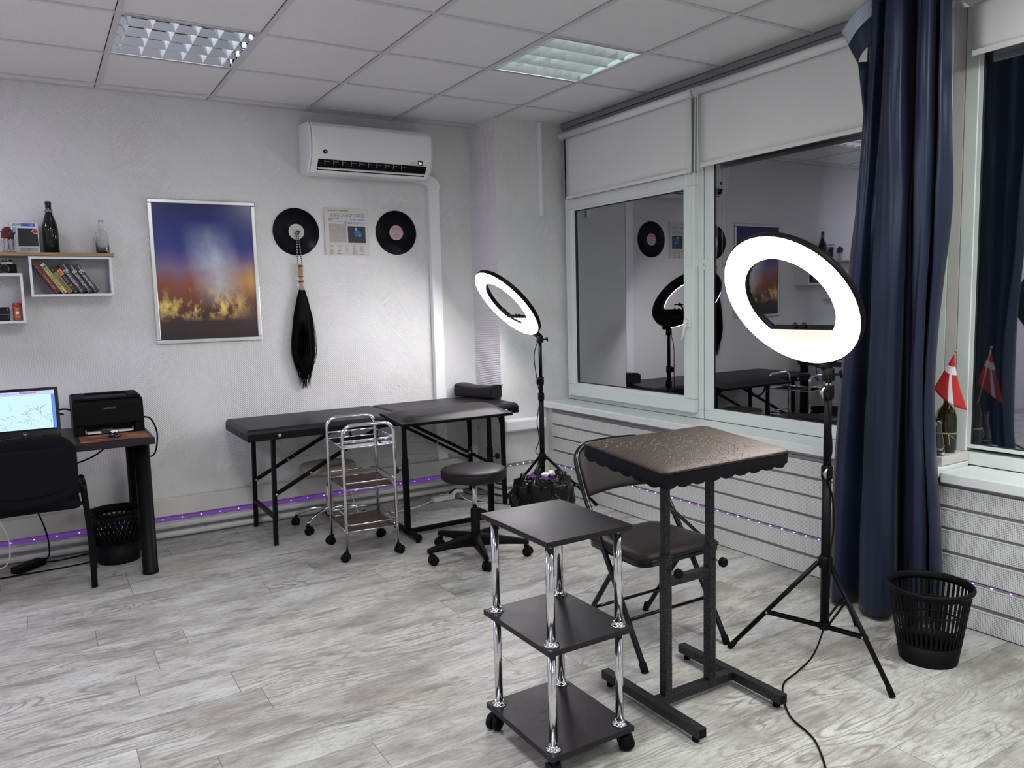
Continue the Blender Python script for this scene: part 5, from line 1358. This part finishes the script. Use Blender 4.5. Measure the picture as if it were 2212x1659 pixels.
def nrm(az, el): az, el = math.radians(az), math.radians(el); return Vector((math.cos(az) * math.cos(el), math.sin(az) * math.cos(el), math.sin(el)))
nA = nrm(179.3, -33.2); dA = Vector((0, 0, -1))
tA, botA = ring_light('ring_light', 'large lit ring light on a black tripod beside the curtain', (2.489, 1.839), (2.299, 1.869, 1.350), nA, dA, .270, M['ring_on'],
    [(2.240, 2.083), (2.402, 1.501), (2.825, 1.932)], .374, [(.713, (-.53, -.85, 0)), (1.015, (-.86, -.5, 0))], 1.098, .105, (.85, -.5, 0), 'c')
nB = nrm(175.2, -41.3)
tB, botB = ring_light('ring_light', 'far lit ring light tilted steeply over the treatment table', (2.800, 4.235), (2.584, 4.290, 1.363), nB, dA, .265, M['ring_on2'],
    [(3.14, 4.10), (2.73, 4.61), (2.505, 4.00)], .362, [(.755, (.5, .8, 0)), (.860, (-.85, -.5, 0))], 1.150, .10, (.85, -.5, 0))
# phone holder inside the far ring
dB = (dA - nB * dA.dot(nB)).normalized(); sB = nB.cross(dB); CB = Vector((2.584, 4.290, 1.363))
m = MB(); m.tube(smooth_path([CB + dB * .16 + sB * .0, CB + dB * .10 + sB * .02 + nB * .03, CB + dB * .05 - sB * .02 + nB * .03, CB + dB * .03 - sB * .05 + nB * .02], 6), .006, 8)
m.lathe([(.010, 0), (.012, .01), (.010, .02)], CB + dB * .03 - sB * .05 + nB * .01, 12, nB)
m.bar(CB + dB * .03 - sB * .10 + nB * .02, CB + dB * .03 - sB * .02 + nB * .02, .014, .010); m.build('phone_holder', M['black'], tB)
# cables of the ring lights
o = MB().tube(smooth_path([(2.470, 1.825, 1.085), (2.462, 1.815, .95), (2.478, 1.812, .80), (2.466, 1.828, .72), (2.495, 1.818, .62), (2.505, 1.818, .50), (2.485, 1.815, .42), (2.460, 1.80, .30), (2.475, 1.82, .16), (2.38, 1.80, .05), (2.29, 1.80, .006), (2.16, 1.76, .005), (2.02, 1.62, .005), (1.95, 1.46, .005), (1.75, 1.27, .005), (1.5, 1.15, .005), (1.3, 1.05, .005), (.9, .8, .005)], 12), .0032, 8).build('power_cable', M['rubber'], tA)
PC = o
o = MB().tube(smooth_path([(2.785, 4.235, 1.125), (2.752, 4.235, 1.02), (2.765, 4.22, .85), (2.772, 4.21, .75), (2.755, 4.22, .60), (2.760, 4.21, .48), (2.745, 4.23, .40), (2.765, 4.225, .34), (2.72, 4.32, .10), (2.73, 4.40, .006), (2.62, 4.56, .006), (2.52, 4.72, .006), (2.46, 4.86, .008)], 12), .0028, 8).build('power_cable', M['rubber'], tB)


# power strip on the floor
t = thing('power_strip', 'short white power strip with round sockets on the floor under the tables', 'power strip', (2.36, 4.86, 0))
SM = Matrix.Translation((2.370, 4.865, .0)) @ Matrix.Rotation(.08, 4, 'Z') @ Matrix.Rotation(math.radians(0), 4, 'X')
MB().box((-.085, -.026, .001), (.085, .026, .034), SM).build('strip_body', M['white'], t, bevel=.005)
for x in (-.005, .050):
    MB().lathe([(.024, 0), (.025, .004), (.022, .006), (.020, -.002)], SM @ Vector((x, 0, .034)), 24, (0, 0, 1)).build('socket', M['white'], t)
    MB().cyl(SM @ Vector((x, 0, .030)), SM @ Vector((x, 0, .0355)), .0195, 20).build('socket_well', M['greyink'] if x < 0 else M['ink'], t)
MB().tube(smooth_path([(2.45, 4.87, .03), (2.48, 4.87, .05), (2.53, 4.88, .04)], 5), .014, 10, rs=None).build('plug', M['white'], t)
MB().tube(smooth_path([(2.285, 4.855, .015), (2.15, 4.80, .005), (1.95, 4.76, .005), (1.80, 4.78, .005), (1.75, 4.90, .02), (1.76, 5.03, .13)], 8), .0035, 8).build('mains_lead', M['white'], t)
o = MB().tube(smooth_path([(2.50, 4.865, .03), (2.50, 4.74, .006), (2.58, 4.62, .005), (2.70, 4.70, .005), (2.74, 4.90, .005), (2.68, 4.98, .01), (2.62, 5.0, .2)], 8), .0035, 8).build('extension_lead', M['white']); recenter(tag(o, 'pale cable looping on the floor behind the swivel stool', 'cable'))
o = MB().tube(smooth_path([(2.42, 4.868, .04), (2.50, 4.90, .06), (2.60, 4.88, .005), (2.74, 4.79, .005), (2.80, 4.70, .005), (2.98, 4.66, .006)], 8), .0035, 8).build('black_lead', M['rubber']); recenter(tag(o, 'black cable from the power strip running towards the pillar', 'cable'))

# ------------------------------------------------------------------ bin bag
t = thing('rubbish_bag', 'open black rubbish bag with purple cloth at the foot of the far ring light', 'bag', (2.61, 3.945, 0))
random.seed(9); from mathutils import noise as mn
def bag(u, v):
    a = u * 2 * PI
    if v < .72:
        s_ = v / .72; z = .285 * s_; r_ = .168 * (.80 + .55 * math.sin(PI * (.12 + .62 * s_))) * .86
    else:
        s_ = (v - .72) / .28; z = .285 + .045 * math.sin(PI * s_ * .9) - .10 * s_ * s_; r_ = .138 * (1 - .55 * s_) + .012 * math.sin(PI * s_)
    nn = mn.noise(Vector((math.cos(a) * 2.2, math.sin(a) * 2.2, z * 9))) * .026 + mn.noise(Vector((math.cos(a) * 6, math.sin(a) * 6, z * 22 + 3))) * .012 + .007 * math.sin(a * 11 + z * 14)
    rim = .022 * math.sin(a * 5 + 1) * (v > .5) * (v - .5) * 2
    r_ = max(.02, r_ + nn * (0.3 + min(1, v * 3)))
    return Vector((2.61 + r_ * math.cos(a), 3.945 + r_ * math.sin(a) * .9, max(.002, z + rim + nn * .4 * (v > .05))))
MB().grid(bag, 84, 44, closeu=True).build('liner', M['bag'], t)
def cloth(u, v):
    x = (u - .5) * .17; y = (v - .5) * .15; q = mn.noise(Vector((x * 24, y * 24, 1.3))); return Vector((2.61 + x, 3.93 + y, .292 + .020 * q + .015 * math.sin(x * 50) * math.cos(y * 40)))
o = MB().grid(cloth, 26, 26).build('purple_cloth', M['purple_cloth'], solid=.003); recenter(tag(o, 'crumpled purple cloth lying in the mouth of the rubbish bag', 'cloth'))
for k, (x, y, r_) in enumerate(((2.585, 3.885, .022), (2.640, 3.900, .026))):
    def pp(u, v, x=x, y=y, r_=r_, k=k):
        a = u * 2 * PI; b_ = (v - .5) * PI; q = 1 + .5 * mn.noise(Vector((math.cos(a) * 2, math.sin(a) * 2, v * 4 + k * 3))); return Vector((x + r_ * q * math.cos(a) * math.cos(b_), y + r_ * q * math.sin(a) * math.cos(b_), .328 + r_ * .6 * q * math.sin(b_)))
    o = MB().grid(pp, 14, 8, smooth=False, closeu=True).build('crumpled_paper', M['paper'], merge=.0005)
    recenter(tag(o, ['small white paper scrap on the cloth in the bag, left one', 'crumpled white tissue on the cloth in the bag, right one'][k], 'paper', 'papers in the bag'))

# ------------------------------------------------------------------ curtain
t = thing('curtain', 'floor-length navy satin curtain bunched between the windows', 'curtain', (3.04, 1.92, 0))
botp = [(3.135, 2.27), (3.07, 2.25), (2.99, 2.20), (2.945, 2.14), (2.955, 2.09), (3.03, 2.07), (3.045, 2.035), (2.955, 2.015), (2.925, 1.965), (2.930, 1.90), (2.985, 1.875), (3.09, 1.92), (3.115, 1.88), (3.06, 1.845), (3.00, 1.825), (2.99, 1.79), (3.03, 1.77), (3.10, 1.80), (3.125, 1.78), (3.08, 1.755), (3.04, 1.745), (3.06, 1.725), (3.12, 1.73)]
topp = [(3.12, 2.10), (3.085, 2.09), (3.045, 2.075), (3.02, 2.05), (3.03, 2.03), (3.065, 2.02), (3.06, 2.00), (3.01, 1.985), (2.985, 1.96), (3.00, 1.925), (3.04, 1.91), (3.09, 1.915), (3.10, 1.895), (3.06, 1.87), (3.02, 1.855), (3.01, 1.825), (3.04, 1.808), (3.09, 1.825), (3.10, 1.81), (3.07, 1.795), (3.045, 1.785), (3.06, 1.775), (3.10, 1.775)]
Bp = smooth_path([(x, y, 0) for x, y in botp], 7); Tp = smooth_path([(x, y, 0) for x, y in topp], 7); NP = len(Bp) - 1
def curt(u, v):
    i = int(round(u * NP)); z = .025 + (2.585 - .025) * v
    k = v ** 1.35; p = Bp[i].lerp(Tp[i], k)
    sway = .014 * mn.noise(Vector((u * 9, z * 1.1, 0))) + .006 * mn.noise(Vector((u * 22, z * 3, 5)))
    pull = .018 * math.exp(-((z - 1.75) / .25) ** 2) * math.sin(u * 20) + .007 * mn.noise(Vector((u * 45, z * 1.6, 2))) + .020 * max(0, mn.noise(Vector((u * 13, z * 1.4 - u * 6, 7)))) * (.3 + .7 * v)
    p = p + Vector((0, .062 * max(0, u - .55) / .45 * math.exp(-((z - 1.0) / .55) ** 2), 0))
    return Vector((min(p.x + sway + pull, 3.135), p.y + .012 * mn.noise(Vector((u * 7, z * .9, 9))), z + (.012 * math.sin(u * 30) if v < .02 else 0)))
MB().grid(curt, NP, 60).build('drape', M['curtain'], t, solid=.0025)
# folded-over corner with header tape
def flap(u, v):
    a = Vector((3.045, 2.055, 2.60)).lerp(Vector((2.985, 2.17, 2.468)), u); b_ = Vector((3.03, 2.05, 2.40)).lerp(Vector((3.02, 2.115, 2.33)), u)
    p = a.lerp(b_, v); return p + Vector((-.02 * math.sin(PI * u), 0, 0))
MB().grid(lambda u, v: flap(u, .42 + v * .58), 8, 8).build('folded_corner', M['curtain'], t, solid=.002)
MB().grid(lambda u, v: flap(u, v * .42), 8, 8).build('header_tape', M['tape'], t, solid=.002)
m = MB()
for k in range(5): m.tube([flap(0, .05 + .08 * k) + Vector((-.002, -.002, 0)), flap(.5, .05 + .08 * k) + Vector((-.002, -.002, 0)), flap(1, .05 + .08 * k) + Vector((-.002, -.002, 0))], .0012, 4)
m.build('tape_cord', M['carton'], t)
MB().grid(lambda u, v: Vector((2.96 + .09 * u, 2.12 - .07 * u, 2.33 - .45 * v)) + Vector((-.0 * v, .0, 0)) if False else Vector((3.02 - .01 * v + .06 * u, 2.115 - .05 * v * (1 - u) - .05 * u, 2.335 - .30 * v)), 6, 8).build('folded_corner', M['curtain'], t, solid=.002)
# ceiling track with carriers
t = thing('curtain_rail', 'white curtain rail bracket with runners on the ceiling above the curtain', 'curtain rail', (3.05, 1.85, 2.6))
MB().box((3.035, 1.70, 2.612), (3.075, 2.14, 2.634)).build('rail_profile', M['white'], t)
m = MB()
for k in range(6): m.tube([(3.055, 1.78 + .05 * k, 2.612), (3.055, 1.78 + .05 * k, 2.588)], .004, 6)
m.build('runners', M['white'], t)
m = MB(); m.cyl((3.05, 1.735, 2.575), (3.05, 1.705, 2.575), .016, 18); m.box((3.035, 1.72, 2.575), (3.07, 1.735, 2.612)); m.build('end_stop', M['white'], t)

# ------------------------------------------------------------------ things on the right sill
zb = .693
t = thing('olive_bottle', 'olive brown glass bottle tied with twine on the sill block', 'bottle', (3.284, 1.845, zb))
c = (3.284, 1.845, zb + .0005)
MB().lathe([(.001, .004), (.036, .004), (.042, .010), (.042, .120), (.041, .150), (.034, .178), (.018, .200), (.0125, .212), (.0125, .255), (.0150, .257), (.0150, .272), (.0100, .272), (.0095, .212), (.014, .200), (.030, .176), (.0375, .148), (.0385, .120), (.0385, .014), (.001, .009)], c, 30, cap=False).build('glass_body', M['bottle_b'], t)
m = MB(); m.tube([(c[0] + .0435 * math.cos(a), c[1] + .0435 * math.sin(a), zb + .082 + .002 * math.sin(2 * a)) for a in [2 * PI * i / 28 for i in range(28)]], .0016, 5, closed=True)
m.tube([(c[0] + .0435 * math.cos(a), c[1] + .0435 * math.sin(a), zb + .086) for a in [2 * PI * i / 28 for i in range(28)]], .0016, 5, closed=True)
q = Vector((c[0] - .035, c[1] - .030, zb + .082)); m.tube(smooth_path([q, q + Vector((-.004, -.006, -.02)), q + Vector((.002, -.004, -.045))], 5), .0014, 5); m.tube(smooth_path([q, q + Vector((.012, -.012, -.012)), q + Vector((.026, -.010, -.018))], 5), .0014, 5); m.build('twine', M['twine'], t)
t = thing('small_glass_vase', 'small clear glass vase in front of the olive bottle', 'vase', (3.200, 1.838, zb))
MB().lathe([(.001, .003), (.028, .003), (.030, .010), (.029, .040), (.022, .080), (.0165, .110), (.0165, .130), (.0195, .134), (.0195, .150), (.0170, .150), (.0140, .130), (.0140, .108), (.019, .080), (.0255, .040), (.027, .014), (.001, .009)], (3.198, 1.832, zb), 28, cap=False).build('glass_body', M['clear'], t)
t = thing('table_flag', 'small red flag with white cross standing in the olive bottle', 'flag', (3.284, 1.845, zb + .02))
ptop = Vector((3.245, 1.792, 1.128)); pbot = Vector((3.286, 1.850, zb + .02))
MB().tube([pbot, ptop], .0022, 8).build('flag_pole', M['turned'], t)
MB().lathe([(.001, -.006), (.005, -.004), (.0065, 0), (.005, .004), (.001, .006)], ptop, 14).build('finial', M['turned'], t)
pd = (pbot - ptop).normalized()
def fl(s_, h):   # s_ along fly 0..1, h down the hoist 0..1 ; drooping cloth hanging from the pole top
    hoist = ptop + pd * (.004 + .14 * h)
    fly = Vector((-.035, .055, -.155)) * s_ * .78 + Vector((.055, -.055, -.05)) * h * s_
    return hoist + fly + Vector((-.010, -.012, 0)) * math.sin(PI * s_) * (1 - h) + Vector((-.012, 0, 0)) * math.sin(PI * h) * s_
# outline measured: apex at the top, left tip and right-hand foot; the cloth hangs in a diagonal sheet
A0 = Vector((3.240, 1.795, 1.118)); TL = Vector((3.215, 1.864, .968)); BR = Vector((3.240, 1.735, .886)); MR = Vector((3.232, 1.782, 1.04))
def flagp(u, v):   # u: across white cross direction, v from apex down
    e0 = A0.lerp(TL, v) ; e1 = A0.lerp(BR, v) + Vector((-.006, .012, .02)) * math.sin(PI * v)
    w = u; p = e0.lerp(e1, w); return p + Vector((-.016 * math.sin(PI * w) * v, 0, -.012 * math.sin(PI * w) * v))
m = MB(); NU, NV = 24, 24
vs = [[m.bm.verts.new(flagp(i / NU, .02 + .98 * j / NV)) for j in range(NV + 1)] for i in range(NU + 1)]
for i in range(NU):
    for j in range(NV):
        uc, vc = (i + .5) / NU, (j + .5) / NV
        # white stripes: one across near the apex, one running down to the lower edge
        st1 = abs(vc - .36) < .085; st2 = abs(uc - (.58)) < .095 and vc > .36
        f = m.bm.faces.new((vs[i][j], vs[i + 1][j], vs[i + 1][j + 1], vs[i][j + 1])); f.smooth = True; f.material_index = 1 if (st1 or st2) else 0
m.build('flag_cloth', [M['flag_r'], M['flag_w']], t, solid=.0012)
